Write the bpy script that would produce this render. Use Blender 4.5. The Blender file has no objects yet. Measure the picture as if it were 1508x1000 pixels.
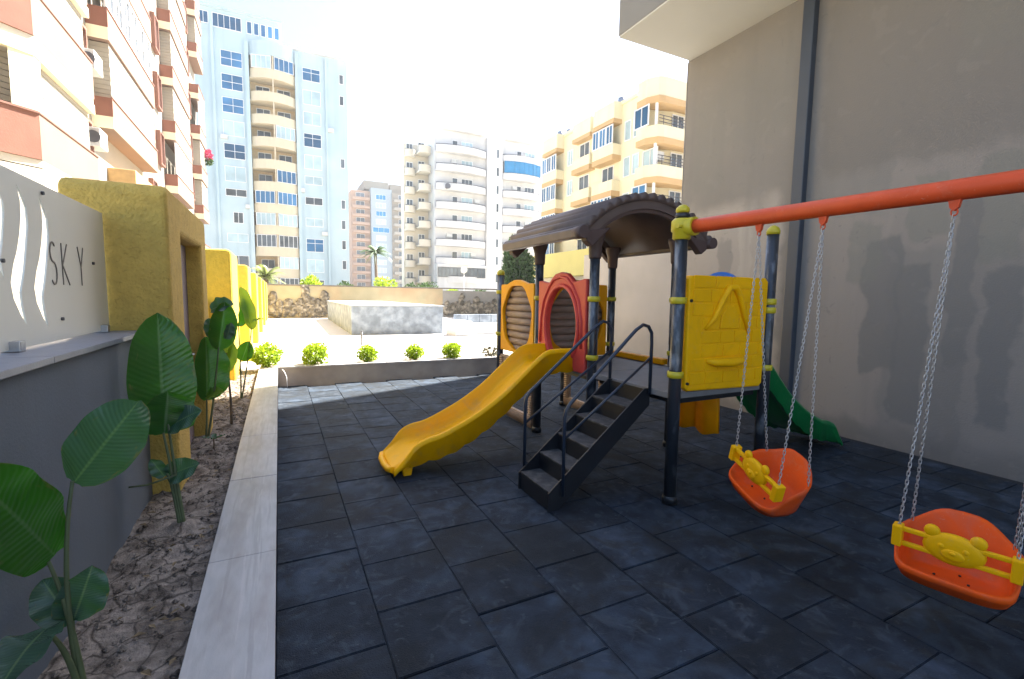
import bpy, bmesh, math, random
from mathutils import Vector, Matrix, noise
random.seed(7)
SC = bpy.context.scene
COL = SC.collection
R = math.radians

# ------------------------------------------------------------------ camera
H = 1.75
PITCH, YAW, ROLL = R(5.203), R(26.497), R(.838)
fw = Vector((math.sin(YAW)*math.cos(PITCH), math.cos(YAW)*math.cos(PITCH), -math.sin(PITCH)))
r0 = Vector((math.cos(YAW), -math.sin(YAW), 0)); u0 = r0.cross(fw)
rt = r0*math.cos(ROLL)+u0*math.sin(ROLL); up = -r0*math.sin(ROLL)+u0*math.cos(ROLL)
cd = bpy.data.cameras.new('camera'); cam = bpy.data.objects.new('camera', cd); COL.objects.link(cam)
M3 = Matrix((rt, up, -fw)).transposed()
cam.matrix_world = Matrix.Translation((0, 0, H)) @ M3.to_4x4()
cd.sensor_width = 36; cd.lens = 36*688.36/1508; cd.clip_start = .05; cd.clip_end = 3000
SC.camera = cam
# ------------------------------------------------------------------ light
SUN_EL = R(53); SUN_XY = Vector((.927, .376)).normalized()
w = bpy.data.worlds.new('World'); SC.world = w; w.use_nodes = True
nt = w.node_tree; bg = nt.nodes['Background']
sky = nt.nodes.new('ShaderNodeTexSky'); sky.sky_type = 'NISHITA'; sky.sun_disc = False
sky.sun_elevation = SUN_EL; sky.sun_rotation = math.atan2(SUN_XY.x, SUN_XY.y)
sky.air_density = 1.0; sky.dust_density = 1.6; sky.ozone_density = 1.0
nt.links.new(sky.outputs[0], bg.inputs[0]); bg.inputs[1].default_value = .064
sd = bpy.data.lights.new('sun', 'SUN'); so = bpy.data.objects.new('sun', sd); COL.objects.link(so)
sd.energy = 5.0; sd.angle = R(.5); sd.color = (1, .95, .86)
sdir = Vector((SUN_XY.x*math.cos(SUN_EL), SUN_XY.y*math.cos(SUN_EL), math.sin(SUN_EL)))
so.rotation_euler = sdir.to_track_quat('Z', 'Y').to_euler(); so.location = (20, 20, 60)
SC.view_settings.view_transform = 'Standard'; SC.view_settings.look = 'None'
SC.view_settings.gamma = 1; SC.view_settings.use_curve_mapping = False
SC.view_settings.exposure = 2.66
SC.cycles.max_bounces = 8

# ------------------------------------------------------------------ materials
MATS = {}
def mat(name, col, rough=.6, var=.12, scale=6., bump=0., bscale=60., metal=0., spec=.5, col2=None, c2scale=3., c2lo=.45, c2hi=.62, c2amt=1., trans=0., rnd=0., stretch=None, coat=0., detail=6.):
    if name in MATS: return MATS[name]
    m = bpy.data.materials.new(name); m.use_nodes = True
    t = m.node_tree; N = t.nodes; L = t.links; b = N['Principled BSDF']
    g = N.new('ShaderNodeNewGeometry'); vec = g.outputs['Position']
    if stretch:
        mp = N.new('ShaderNodeMapping'); mp.inputs['Scale'].default_value = stretch; L.new(vec, mp.inputs[0]); vec = mp.outputs[0]
    n = N.new('ShaderNodeTexNoise'); n.inputs['Scale'].default_value = scale; n.inputs['Detail'].default_value = detail; L.new(vec, n.inputs['Vector'])
    mr = N.new('ShaderNodeMapRange'); mr.inputs[1].default_value = .25; mr.inputs[2].default_value = .75
    mr.inputs[3].default_value = 1-var; mr.inputs[4].default_value = 1+var; L.new(n.outputs[0], mr.inputs[0])
    src = None
    if col2:
        n2 = N.new('ShaderNodeTexNoise'); n2.inputs['Scale'].default_value = c2scale; n2.inputs['Detail'].default_value = 8; L.new(vec, n2.inputs['Vector'])
        r2 = N.new('ShaderNodeMapRange'); r2.inputs[1].default_value = c2lo; r2.inputs[2].default_value = c2hi; r2.inputs[4].default_value = c2amt; L.new(n2.outputs[0], r2.inputs[0])
        mx = N.new('ShaderNodeMix'); mx.data_type = 'RGBA'; mx.inputs[6].default_value = (*col, 1); mx.inputs[7].default_value = (*col2, 1)
        L.new(r2.outputs[0], mx.inputs[0]); src = mx.outputs[2]
    mul = N.new('ShaderNodeMix'); mul.data_type = 'RGBA'; mul.blend_type = 'MULTIPLY'; mul.inputs[0].default_value = 1
    if src: L.new(src, mul.inputs[6])
    else: mul.inputs[6].default_value = (*col, 1)
    fac = mr.outputs[0]
    if rnd:
        oi = N.new('ShaderNodeObjectInfo'); m2 = N.new('ShaderNodeMapRange'); m2.inputs[3].default_value = 1-rnd; m2.inputs[4].default_value = 1+rnd
        L.new(oi.outputs['Random'], m2.inputs[0]); mm = N.new('ShaderNodeMath'); mm.operation = 'MULTIPLY'; L.new(fac, mm.inputs[0]); L.new(m2.outputs[0], mm.inputs[1]); fac = mm.outputs[0]
    L.new(fac, mul.inputs[7]); L.new(mul.outputs[2], b.inputs['Base Color'])
    b.inputs['Roughness'].default_value = rough; b.inputs['Metallic'].default_value = metal; b.inputs['Specular IOR Level'].default_value = spec
    if coat: b.inputs['Coat Weight'].default_value = coat
    if trans: b.inputs['Transmission Weight'].default_value = trans
    if bump:
        n3 = N.new('ShaderNodeTexNoise'); n3.inputs['Scale'].default_value = bscale; n3.inputs['Detail'].default_value = 5; L.new(vec, n3.inputs['Vector'])
        bp = N.new('ShaderNodeBump'); bp.inputs['Strength'].default_value = bump; bp.inputs['Distance'].default_value = .02
        L.new(n3.outputs[0], bp.inputs['Height']); L.new(bp.outputs[0], b.inputs['Normal'])
    MATS[name] = m; return m

def leaf_mat(name, col, trans_col, var=.25, rnd=.0, rough=.45, mixf=.35):
    m = mat(name, col, rough, var, 9., rnd=rnd)
    t = m.node_tree; N = t.nodes; L = t.links; b = N['Principled BSDF']; out = N['Material Output']
    tr = N.new('ShaderNodeBsdfTranslucent'); tr.inputs[0].default_value = (*trans_col, 1)
    ms = N.new('ShaderNodeMixShader'); ms.inputs[0].default_value = mixf
    L.new(b.outputs[0], ms.inputs[1]); L.new(tr.outputs[0], ms.inputs[2]); L.new(ms.outputs[0], out.inputs[0])
    return m

tile_m = mat('rubber tile', (.014, .0225, .036), .8, .55, 7, .45, 140, col2=(.042, .060, .088), c2scale=2.6, c2lo=.46, c2hi=.80, rnd=.3, spec=.3, detail=12)
# scuffs and dust specks on the rubber
def scuff(m, s1=17., lo=.66, hi=.8, col=(.16, .19, .23), amt=.5):
    t = m.node_tree; N = t.nodes; L = t.links; b = N['Principled BSDF']
    old = b.inputs['Base Color'].links[0].from_socket
    g = N.new('ShaderNodeNewGeometry'); n = N.new('ShaderNodeTexNoise'); n.inputs['Scale'].default_value = s1; n.inputs['Detail'].default_value = 3; n.inputs['Distortion'].default_value = 1.6
    L.new(g.outputs['Position'], n.inputs['Vector'])
    r = N.new('ShaderNodeMapRange'); r.inputs[1].default_value = lo; r.inputs[2].default_value = hi; r.inputs[4].default_value = amt; L.new(n.outputs[0], r.inputs[0])
    mx = N.new('ShaderNodeMix'); mx.data_type = 'RGBA'; L.new(r.outputs[0], mx.inputs[0]); L.new(old, mx.inputs[6]); mx.inputs[7].default_value = (*col, 1)
    L.new(mx.outputs[2], b.inputs['Base Color'])
scuff(tile_m, 9., .58, .74, (.085, .10, .118), .5); scuff(tile_m, 3.6, .56, .70, (.060, .076, .098), .5); scuff(tile_m, 1.1, .50, .62, (.011, .014, .017), .75); scuff(tile_m, 2.7, .60, .68, (.022, .021, .018), .5); scuff(tile_m, 60., .71, .76, (.25, .27, .29), .55); scuff(tile_m, 230., .60, .72, (.09, .10, .115), .35)
base_m = mat('rubber underlay', (.018, .02, .025), .9)
pave_m = mat('pale paving', (.62, .6, .57), .75, .06, 3)
earth_m = mat('distant ground', (.35, .32, .27), .9, .2, .2)
soil_m = mat('dry soil', (.12, .095, .075), .95, .4, 30, .6, 90, col2=(.25, .21, .175), c2scale=9, c2lo=.38, c2hi=.56)
def cracks(m):
    t = m.node_tree; N = t.nodes; L = t.links; b = N['Principled BSDF']; old = b.inputs['Base Color'].links[0].from_socket
    g = N.new('ShaderNodeNewGeometry'); nn = N.new('ShaderNodeTexNoise'); nn.inputs['Scale'].default_value = 5
    L.new(g.outputs['Position'], nn.inputs['Vector'])
    mv = N.new('ShaderNodeMix'); mv.data_type = 'VECTOR'; mv.inputs[0].default_value = .12; L.new(g.outputs['Position'], mv.inputs[4]); L.new(nn.outputs[1], mv.inputs[5])
    v = N.new('ShaderNodeTexVoronoi'); v.feature = 'DISTANCE_TO_EDGE'; v.inputs['Scale'].default_value = 6.5; L.new(mv.outputs[1], v.inputs['Vector'])
    r = N.new('ShaderNodeMapRange'); r.inputs[1].default_value = .0; r.inputs[2].default_value = .045; r.inputs[3].default_value = .9; r.inputs[4].default_value = 0; L.new(v.outputs[0], r.inputs[0])
    mx = N.new('ShaderNodeMix'); mx.data_type = 'RGBA'; L.new(r.outputs[0], mx.inputs[0]); L.new(old, mx.inputs[6]); mx.inputs[7].default_value = (.035, .027, .02, 1)
    L.new(mx.outputs[2], b.inputs['Base Color'])
cracks(soil_m)
marble_m = mat('pale travertine', (.40, .385, .375), .35, .10, 9, .05, 90, col2=(.33, .30, .28), c2scale=2.2, stretch=(3.2, .8, 1), rnd=.07)
kerbwall_m = mat('grey beige render', (.36, .31, .26), .85, .1, 5, .1, 70, col2=(.27, .23, .2), c2scale=1.4)
graywall_m = mat('blue grey paint', (.125, .15, .185), .8, .06, 3, .12, 90)
cap_m = mat('grey stone coping', (.20, .22, .275), .4, .1, 12, .05, 80)
sign_m = mat('pale brushed metal', (.76, .755, .675), .42, .03, 2, metal=.0, spec=.5)
darkmetal_m = mat('dark metal', (.05, .05, .055), .5, .1, 8)
steel_m = mat('steel', (.45, .46, .48), .35, .1, 20, metal=.9)
ochre_m = mat('ochre render', (.56, .385, .09), .9, .13, 14, .75, 45)
yellowr_m = mat('yellow render', (.62, .43, .05), .9, .12, 12, .7, 30)
door_m = mat('plum grey door', (.20, .165, .21), .5, .05)
post_m = mat('slate blue powder coat', (.024, .029, .038), .4, .2, 6, col2=(.26, .29, .33), c2scale=7, c2lo=.55, c2hi=.70, c2amt=.75, stretch=(1, 1, .45), coat=.3)
lime_m = mat('lime clamp plastic', (.52, .43, .02), .4, .1, 8)
slide_m = mat('orange yellow plastic', (.95, .47, .0), .42, .05, 3, spec=.2, col2=(.93, .44, .0), c2scale=2)
panely_m = mat('yellow plastic', (.86, .45, .0), .5, .07, 4, spec=.2)
paneo_m = mat('amber plastic', (.82, .34, .002), .5, .07, 4, spec=.2)
under_m = mat('orange lower plastic', (.90, .34, .0), .5, .1, 4, spec=.2)
red_m = mat('coral red plastic', (.62, .065, .05), .45, .08, 4, spec=.3)
roof_m = mat('plum brown roof plastic', (.100, .070, .062), .5, .18, 5)
roofin_m = mat('brown roof lining', (.075, .045, .04), .6, .12, 5)
log_m = mat('brown log plastic', (.31, .22, .16), .65, .3, 5, .3, 40, stretch=(1, 1, 7))
loglite_m = mat('pale log plastic', (.30, .21, .15), .65, .25, 6, .3, 40)
green_m = mat('green plastic', (.008, .17, .045), .35, .06, 3, coat=.15)
blue_m = mat('blue plastic', (.01, .15, .55), .4, .06)
seat_m = mat('orange seat plastic', (.80, .095, .006), .5, .08, 5, spec=.2, col2=(.70, .09, .015), c2scale=4)
guard_m = mat('yellow guard plastic', (.85, .44, .0), .5, .05, 5, spec=.2)
beam_m = mat('orange red painted steel', (.58, .075, .02), .5, .1, 7, spec=.3)
chain_m = mat('galvanised chain', (.42, .43, .45), .35, .2, 30, metal=.7)
black_m = mat('black painted steel', (.012, .014, .018), .4, .2, 8)
tread_m = mat('dusty black tread', (.045, .045, .048), .7, .3, 20, col2=(.09, .088, .085), c2scale=14)
deck_m = mat('grey deck', (.17, .17, .175), .65, .1, 10)
rail_m = mat('dark blue rail', (.02, .03, .05), .35, .15, 8)
glass_m = mat('dark blue glass', (.045, .15, .30), .12, .35, .5, rnd=.6)
glasslite_m = mat('pale curtained glass', (.42, .55, .60), .25, .2, .8, rnd=.15)
glassgrey_m = mat('grey glass', (.10, .12, .14), .2, .4, .7, rnd=.4)
glassblue_m = mat('vivid blue glazing', (.02, .20, .42), .15, .2, .7)
wht_m = mat('white window frame', (.78, .79, .80), .5, .03)
brownf_m = mat('brown window frame', (.22, .10, .07), .6, .1)
bluewall_m = mat('pale blue render', (.44, .56, .62), .85, .05, .4, col2=(.50, .60, .64), c2scale=.15)
creamb_m = mat('cream balcony render', (.64, .55, .40), .85, .06, .5)
white_m = mat('white render', (.60, .60, .61), .85, .05, .4, col2=(.55, .55, .555), c2scale=.3)
creamw_m = mat('warm cream render', (.60, .55, .46), .85, .06, .4)
salmon_m = mat('salmon render', (.40, .27, .20), .85, .08, .5)
peach_m = mat('peach render', (.22, .145, .108), .85, .08, .8)
terra_m = mat('terracotta render', (.24, .105, .072), .85, .1, 2.5, .2, 30)
creamy_m = mat('yellow cream render', (.80, .74, .53), .85, .06, .5)
orangeb_m = mat('orange band render', (.58, .39, .20), .85, .07, .8)
bright_m = mat('bright yellow render', (.72, .62, .22), .85, .06, .6)
railing_m = mat('dark balcony railing', (.10, .10, .11), .5)
beige_m = mat('beige plaster', (.43, .395, .375), .9, .06, 1.2, .1, 60, col2=(.38, .35, .33), c2scale=.9)
soffit_m = mat('cream soffit plaster', (.50, .485, .44), .9, .05, 1.2, .08, 60)
fascia_m = mat('grey fascia plaster', (.20, .195, .185), .9, .05, 2, .1, 60)
pipe_m = mat('slate rain pipe', (.04, .052, .075), .5, .08, 3)
farw_m = mat('cream wall paint', (.42, .37, .24), .9, .1, 1.5, col2=(.45, .31, .19), c2scale=.18, c2lo=.5, c2hi=.6)
fargrey_m = mat('grey wall paint', (.30, .285, .265), .9, .1, 2)
coping_m = mat('weathered coping', (.17, .15, .13), .9, .2, 4)
rock_m = mat('brown rock', (.15, .13, .10), .95, .4, 5, .7, 14, col2=(.34, .30, .24), c2scale=3, rnd=.25)
ramp_m = mat('blue grey patchy render', (.17, .20, .245), .85, .2, 3, .2, 30, col2=(.27, .31, .37), c2scale=2.6, c2lo=.42, c2hi=.6)
trunk_m = mat('bark', (.16, .12, .085), .95, .3, 10, .5, 30)
bush_m = leaf_mat('bright shrub leaf', (.20, .30, .02), (.42, .55, .03), .3)
tree_m = leaf_mat('dark tree leaf', (.045, .09, .03), (.08, .15, .03), .3, mixf=.25)
palm_m = leaf_mat('palm leaf', (.07, .12, .05), (.12, .2, .05), .3, mixf=.25)
palm2_m = leaf_mat('pale palm leaf', (.20, .24, .09), (.3, .36, .1), .3, mixf=.3)
leaf_m = leaf_mat('glossy leaf green', (.030, .105, .022), (.10, .38, .02), .2, mixf=.3, rough=.24)
leafb_m = leaf_mat('leaf blue green', (.055, .115, .085), (.10, .30, .04), .2, mixf=.22, rough=.22)
leafg_m = leaf_mat('backlit leaf green', (.035, .15, .02), (.12, .55, .02), .2, mixf=.45, rough=.32)
leafy_m = leaf_mat('sunlit leaf', (.10, .20, .02), (.35, .55, .04), .2, mixf=.45, rough=.4)
stem_m = mat('green stem', (.10, .13, .06), .6, .2, 8)
dry_m = mat('dry plant', (.22, .19, .13), .95, .3, 10)
pink_m = mat('pink petals', (.62, .06, .16), .7, .3, 8)
ac_m = mat('air conditioner casing', (.62, .62, .60), .6, .05)

for m_ in (slide_m, panely_m, paneo_m, red_m, green_m, seat_m, guard_m, beam_m):
    c_ = [n_ for n_ in m_.node_tree.nodes if n_.type == 'MIX' and n_.blend_type == 'MULTIPLY'][0].inputs[6].default_value
    scuff(m_, 14., .60, .75, (.35, .30, .25), .10); scuff(m_, 4., .55, .72, (c_[0]*.45, c_[1]*.42, c_[2]*.42+.01), .16); scuff(m_, 90., .68, .74, (.5, .48, .42), .3)
def leaf_veins(m):
    t = m.node_tree; N = t.nodes; L = t.links; b = N['Principled BSDF']
    tc = N.new('ShaderNodeUVMap'); wv = N.new('ShaderNodeTexWave'); wv.wave_type = 'BANDS'; wv.bands_direction = 'Y'
    wv.inputs['Scale'].default_value = 7; wv.inputs['Distortion'].default_value = .8; wv.inputs['Detail'].default_value = 2
    L.new(tc.outputs[0], wv.inputs['Vector'])
    bp = N.new('ShaderNodeBump'); bp.inputs['Strength'].default_value = .18; bp.inputs['Distance'].default_value = .01
    L.new(wv.outputs[1], bp.inputs['Height']); L.new(bp.outputs[0], b.inputs['Normal'])
    sx = N.new('ShaderNodeSeparateXYZ'); L.new(tc.outputs[0], sx.inputs[0]); ab = N.new('ShaderNodeMath'); ab.operation = 'ABSOLUTE'; L.new(sx.outputs[0], ab.inputs[0])
    mr = N.new('ShaderNodeMapRange'); mr.inputs[1].default_value = .02; mr.inputs[2].default_value = .07; mr.inputs[3].default_value = .8; mr.inputs[4].default_value = 0; L.new(ab.outputs[0], mr.inputs[0])
    vm = N.new('ShaderNodeMath'); vm.operation = 'MULTIPLY_ADD'; L.new(wv.outputs[1], vm.inputs[0]); vm.inputs[1].default_value = .05; L.new(mr.outputs[0], vm.inputs[2])
    old = b.inputs['Base Color'].links[0].from_socket; mx = N.new('ShaderNodeMix'); mx.data_type = 'RGBA'; L.new(vm.outputs[0], mx.inputs[0]); L.new(old, mx.inputs[6]); mx.inputs[7].default_value = (.16, .26, .12, 1)
    n2 = N.new('ShaderNodeTexNoise'); n2.inputs['Scale'].default_value = 6; n2.inputs['Detail'].default_value = 5; L.new(tc.outputs[0], n2.inputs['Vector'])
    ad = N.new('ShaderNodeMath'); ad.operation = 'MULTIPLY_ADD'; L.new(ab.outputs[0], ad.inputs[0]); ad.inputs[1].default_value = .55; L.new(n2.outputs[0], ad.inputs[2])
    e2 = N.new('ShaderNodeMapRange'); e2.inputs[1].default_value = 1.05; e2.inputs[2].default_value = 1.15; L.new(ad.outputs[0], e2.inputs[0])
    mb = N.new('ShaderNodeMix'); mb.data_type = 'RGBA'; L.new(e2.outputs[0], mb.inputs[0]); L.new(mx.outputs[2], mb.inputs[6]); mb.inputs[7].default_value = (.20, .15, .06, 1); L.new(mb.outputs[2], b.inputs['Base Color'])
for m in (leaf_m, leafb_m, leafy_m, leafg_m): leaf_veins(m)

def plaster_wall():
    """warm grey plaster with hard-edged patches of other batches of filler, plus shade painted into the upper right (fixed to the wall)"""
    m = mat('patched grey plaster', (.215, .198, .182), .92, .06, 1.1, .12, 55)
    t = m.node_tree; N = t.nodes; L = t.links; b = N['Principled BSDF']; cur = b.inputs['Base Color'].links[0].from_socket
    g = N.new('ShaderNodeNewGeometry'); n = N.new('ShaderNodeTexNoise'); n.inputs['Scale'].default_value = 2.6; n.inputs['Detail'].default_value = 5
    L.new(g.outputs['Position'], n.inputs['Vector'])
    ad = N.new('ShaderNodeVectorMath'); ad.operation = 'MULTIPLY_ADD'; L.new(n.outputs[1], ad.inputs[0]); ad.inputs[1].default_value = (.4, .32, .5); L.new(g.outputs['Position'], ad.inputs[2])
    sp = N.new('ShaderNodeSeparateXYZ'); L.new(ad.outputs[0], sp.inputs[0])
    def edge(sock, a, wd):
        r = N.new('ShaderNodeMapRange'); r.interpolation_type = 'SMOOTHSTEP'; r.inputs[1].default_value = a-wd; r.inputs[2].default_value = a+wd; L.new(sock, r.inputs[0]); return r.outputs[0]
    def mulm(a, bb):
        x = N.new('ShaderNodeMath'); x.operation = 'MULTIPLY'; L.new(a, x.inputs[0]); L.new(bb, x.inputs[1]); return x.outputs[0]
    def inv(a):
        x = N.new('ShaderNodeMath'); x.operation = 'SUBTRACT'; x.inputs[0].default_value = 1; L.new(a, x.inputs[1]); return x.outputs[0]
    def box(y0, y1, z0, z1, col, amt, wd=.022):
        nonlocal cur
        k = mulm(mulm(edge(sp.outputs[1], y0+.16, wd), inv(edge(sp.outputs[1], y1+.16, wd))), mulm(edge(sp.outputs[2], z0+.25, wd*2), inv(edge(sp.outputs[2], z1+.25, wd*2))))
        mm = N.new('ShaderNodeMath'); mm.operation = 'MULTIPLY'; L.new(k, mm.inputs[0]); mm.inputs[1].default_value = amt
        mx = N.new('ShaderNodeMix'); mx.data_type = 'RGBA'; L.new(mm.outputs[0], mx.inputs[0]); L.new(cur, mx.inputs[6]); mx.inputs[7].default_value = (*col, 1); cur = mx.outputs[2]
    LT = (.285, .25, .225); DK = (.155, .152, .15); GR = (.185, .185, .165)
    box(4.5, 7, -1, 3.3, (.36, .32, .285), .85, .08)
    box(-9, 4.0, -1, 3.45, (.22, .205, .192), .8, .06); box(-2, 3.15, 2.4, 3.6, LT, .45)
    box(3.1, 4.3, .2, 2.9, LT, .6, .04)
    box(5.35, 5.62, 1.2, 2.75, DK, .45); box(5.0, 5.22, 1.9, 3.15, (.40, .36, .32), .6)
    box(2.95, 3.35, .9, 2.55, DK, .75); box(2.7, 3.0, .3, 2.2, DK, .8); box(2.3, 2.52, 1.1, 3.0, DK, .75)
    box(2.32, 2.62, -.3, 1.35, DK, .5); box(1.95, 2.2, .5, 2.1, DK, .85); box(1.98, 2.3, 2.2, 3.3, GR, .6); box(1.5, 1.8, .6, 2.8, DK, .6)
    box(3.2, 3.55, 2.0, 2.75, GR, .5); box(2.6, 2.9, 2.5, 3.2, GR, .5); box(.6, 1.2, .8, 2.6, DK, .6)
    box(-9, 4.0, 3.4, 9, (.18, .165, .152), .8, .06); box(-1, 2.6, 4.3, 5.6, GR, .3, .1); box(4.45, 5.6, 4.2, 5.4, GR, .22, .1); box(5.6, 6.2, 3.6, 5.2, GR, .22, .06)  # first box paints shade into the upper right wall; the others are filler
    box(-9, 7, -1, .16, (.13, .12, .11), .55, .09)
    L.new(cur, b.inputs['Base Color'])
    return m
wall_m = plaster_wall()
scuff(wall_m, 3.1, .60, .66, (.27, .25, .23), .15); scuff(wall_m, 8., .66, .70, (.15, .145, .14), .35); scuff(wall_m, 120., .70, .75, (.12, .115, .11), .5)
def streaks(m, sc, lo, hi, col, amt):
    t = m.node_tree; N = t.nodes; L = t.links; b = N['Principled BSDF']; old = b.inputs['Base Color'].links[0].from_socket
    g = N.new('ShaderNodeNewGeometry'); mp = N.new('ShaderNodeMapping'); mp.inputs['Scale'].default_value = sc; L.new(g.outputs['Position'], mp.inputs[0])
    n = N.new('ShaderNodeTexNoise'); n.inputs['Scale'].default_value = 1; n.inputs['Detail'].default_value = 6; L.new(mp.outputs[0], n.inputs['Vector'])
    r = N.new('ShaderNodeMapRange'); r.inputs[1].default_value = lo; r.inputs[2].default_value = hi; r.inputs[4].default_value = amt; L.new(n.outputs[0], r.inputs[0])
    mx = N.new('ShaderNodeMix'); mx.data_type = 'RGBA'; L.new(r.outputs[0], mx.inputs[0]); L.new(old, mx.inputs[6]); mx.inputs[7].default_value = (*col, 1); L.new(mx.outputs[2], b.inputs['Base Color'])
streaks(wall_m, (1, 4, .35), .54, .70, (.175, .165, .156), .28); 
streaks(marble_m, (30, 1.2, 1), .55, .64, (.27, .25, .235), .5); streaks(marble_m, (45, 2.5, 1), .60, .66, (.50, .47, .45), .4)
streaks(graywall_m, (1, 3, .5), .54, .66, (.10, .115, .14), .4)
scuff(ochre_m, 24., .62, .70, (.33, .215, .04), .5)
for m_ in (bluewall_m, white_m, creamy_m): streaks(m_, (.8, .8, .06), .52, .68, tuple(.72*v for v in [n_ for n_ in m_.node_tree.nodes if n_.type == 'MIX' and n_.blend_type == 'MIX'][0].inputs[6].default_value[:3]) if m_ is not creamy_m else (.60, .55, .38), .35)

# ------------------------------------------------------------------ object helpers
def WM(o):
    mb = Matrix.LocRotScale(o.location, o.rotation_euler, o.scale)
    return WM(o.parent) @ o.matrix_parent_inverse @ mb if o.parent else mb
def setparent(o, p):
    o.parent = p; o.matrix_parent_inverse = WM(p).inverted()
def tag(o, label=None, cat=None, group=None, kind=None):
    if label: o['label'] = label
    if cat: o['category'] = cat
    if group: o['group'] = group
    if kind: o['kind'] = kind
    return o
def empty(name, loc, label, cat, group=None):
    o = bpy.data.objects.new(name, None); o.empty_display_size = .2; COL.objects.link(o); o.location = loc
    return tag(o, label, cat, group)
def link(name, me, parent=None, loc=(0, 0, 0), rot=(0, 0, 0)):
    o = bpy.data.objects.new(name, me); COL.objects.link(o); o.location = loc; o.rotation_euler = rot
    if parent: setparent(o, parent)
    return o
def dup_tree(o, parent=None):
    c = o.copy(); COL.objects.link(c)
    if parent: c.parent = parent
    for ch in list(o.children): dup_tree(ch, c)
    return c

class MB:
    def __init__(s): s.v = []; s.f = []; s.mi = []; s.cur = 0; s.sm = []; s.smooth = False; s.uv = {}
    def add(s, vs, fs):
        n = len(s.v); s.v += [Vector(v) for v in vs]
        for f in fs: s.f.append([n+i for i in f]); s.mi.append(s.cur); s.sm.append(s.smooth)
        return n
    def box(s, x0, x1, y0, y1, z0, z1):
        s.add([(x0, y0, z0), (x1, y0, z0), (x1, y1, z0), (x0, y1, z0), (x0, y0, z1), (x1, y0, z1), (x1, y1, z1), (x0, y1, z1)],
              [(3, 2, 1, 0), (4, 5, 6, 7), (0, 1, 5, 4), (1, 2, 6, 5), (2, 3, 7, 6), (3, 0, 4, 7)]); return s
    def prism(s, pts, axis, a, b):
        """polygon pts in the two other axes (cyclic order), extruded along axis from a to b"""
        def mk(p, c): 
            return {0: (c, p[0], p[1]), 1: (p[0], c, p[1]), 2: (p[0], p[1], c)}[axis]
        n = len(pts); vs = [mk(p, a) for p in pts]+[mk(p, b) for p in pts]
        fs = [list(range(n)), list(range(2*n-1, n-1, -1))]+[[i, n+i, n+(i+1) % n, (i+1) % n] for i in range(n)]
        s.add(vs, fs); return s
    def tube(s, path, r, seg=10, caps=True, closed=False, smooth=True):
        path = [Vector(p) for p in path]; n = len(path); rs = r if isinstance(r, (list, tuple)) else [r]*n
        old = s.smooth; s.smooth = smooth; rings = []; nrm = None
        for i, p in enumerate(path):
            a = path[(i-1) % n] if (i > 0 or closed) else p; b = path[(i+1) % n] if (i < n-1 or closed) else p
            t = (b-a).normalized()
            if nrm is None:
                nrm = t.orthogonal().normalized()
            nrm = (nrm-t*nrm.dot(t)).normalized(); bn = t.cross(nrm)
            rings.append([p+(nrm*math.cos(2*math.pi*k/seg)+bn*math.sin(2*math.pi*k/seg))*rs[i] for k in range(seg)])
        base = len(s.v); vs = [v for rg in rings for v in rg]; fs = []
        m = n if closed else n-1
        for i in range(m):
            j = (i+1) % n
            for k in range(seg): fs.append((i*seg+k, i*seg+(k+1) % seg, j*seg+(k+1) % seg, j*seg+k))
        if caps and not closed: fs += [list(range(seg-1, -1, -1)), [(n-1)*seg+k for k in range(seg)]]
        s.add(vs, fs); s.smooth = old
        if caps and not closed: s.sm[-1] = s.sm[-2] = False
        return s
    def cyl(s, x, y, z0, z1, r, seg=16, r2=None):
        return s.tube([(x, y, z0), (x, y, z1)], [r, r if r2 is None else r2], seg)
    def lathe(s, x, y, prof, seg=16, smooth=True):
        old = s.smooth; s.smooth = smooth; vs = []; n = len(prof)
        for r, z in prof: vs += [(x+r*math.cos(2*math.pi*k/seg), y+r*math.sin(2*math.pi*k/seg), z) for k in range(seg)]
        fs = [(i*seg+k, i*seg+(k+1) % seg, (i+1)*seg+(k+1) % seg, (i+1)*seg+k) for i in range(n-1) for k in range(seg)]
        fs += [list(range(seg-1, -1, -1)), [(n-1)*seg+k for k in range(seg)]]
        s.add(vs, fs); s.smooth = old; return s
    def mesh(s, name, mats):
        me = bpy.data.meshes.new(name); me.from_pydata(s.v, [], s.f)
        for m in (mats if isinstance(mats, (list, tuple)) else [mats]): me.materials.append(m)
        me.polygons.foreach_set('material_index', s.mi); me.polygons.foreach_set('use_smooth', s.sm)
        me.update(); return me
    def build(s, name, mats, parent=None, bevel=0., seg=2, fix=True):
        xs = [v.x for v in s.v]; ys = [v.y for v in s.v]; zs = [v.z for v in s.v]
        o = Vector(((min(xs)+max(xs))/2, (min(ys)+max(ys))/2, min(zs)))
        s.v = [v-o for v in s.v]; me = s.mesh(name, mats)
        if fix:
            bm = bmesh.new(); bm.from_mesh(me); bmesh.ops.recalc_face_normals(bm, faces=bm.faces); bm.to_mesh(me); bm.free()
        ob = link(name, me, parent, o)
        if bevel:
            b = ob.modifiers.new('bevel', 'BEVEL'); b.width = bevel; b.segments = seg; b.limit_method = 'ANGLE'; b.angle_limit = R(40)
        return ob
def bx(name, x0, x1, y0, y1, z0, z1, m, parent=None, bevel=0.):
    return MB().box(x0, x1, y0, y1, z0, z1).build(name, m, parent, bevel, fix=False)

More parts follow.
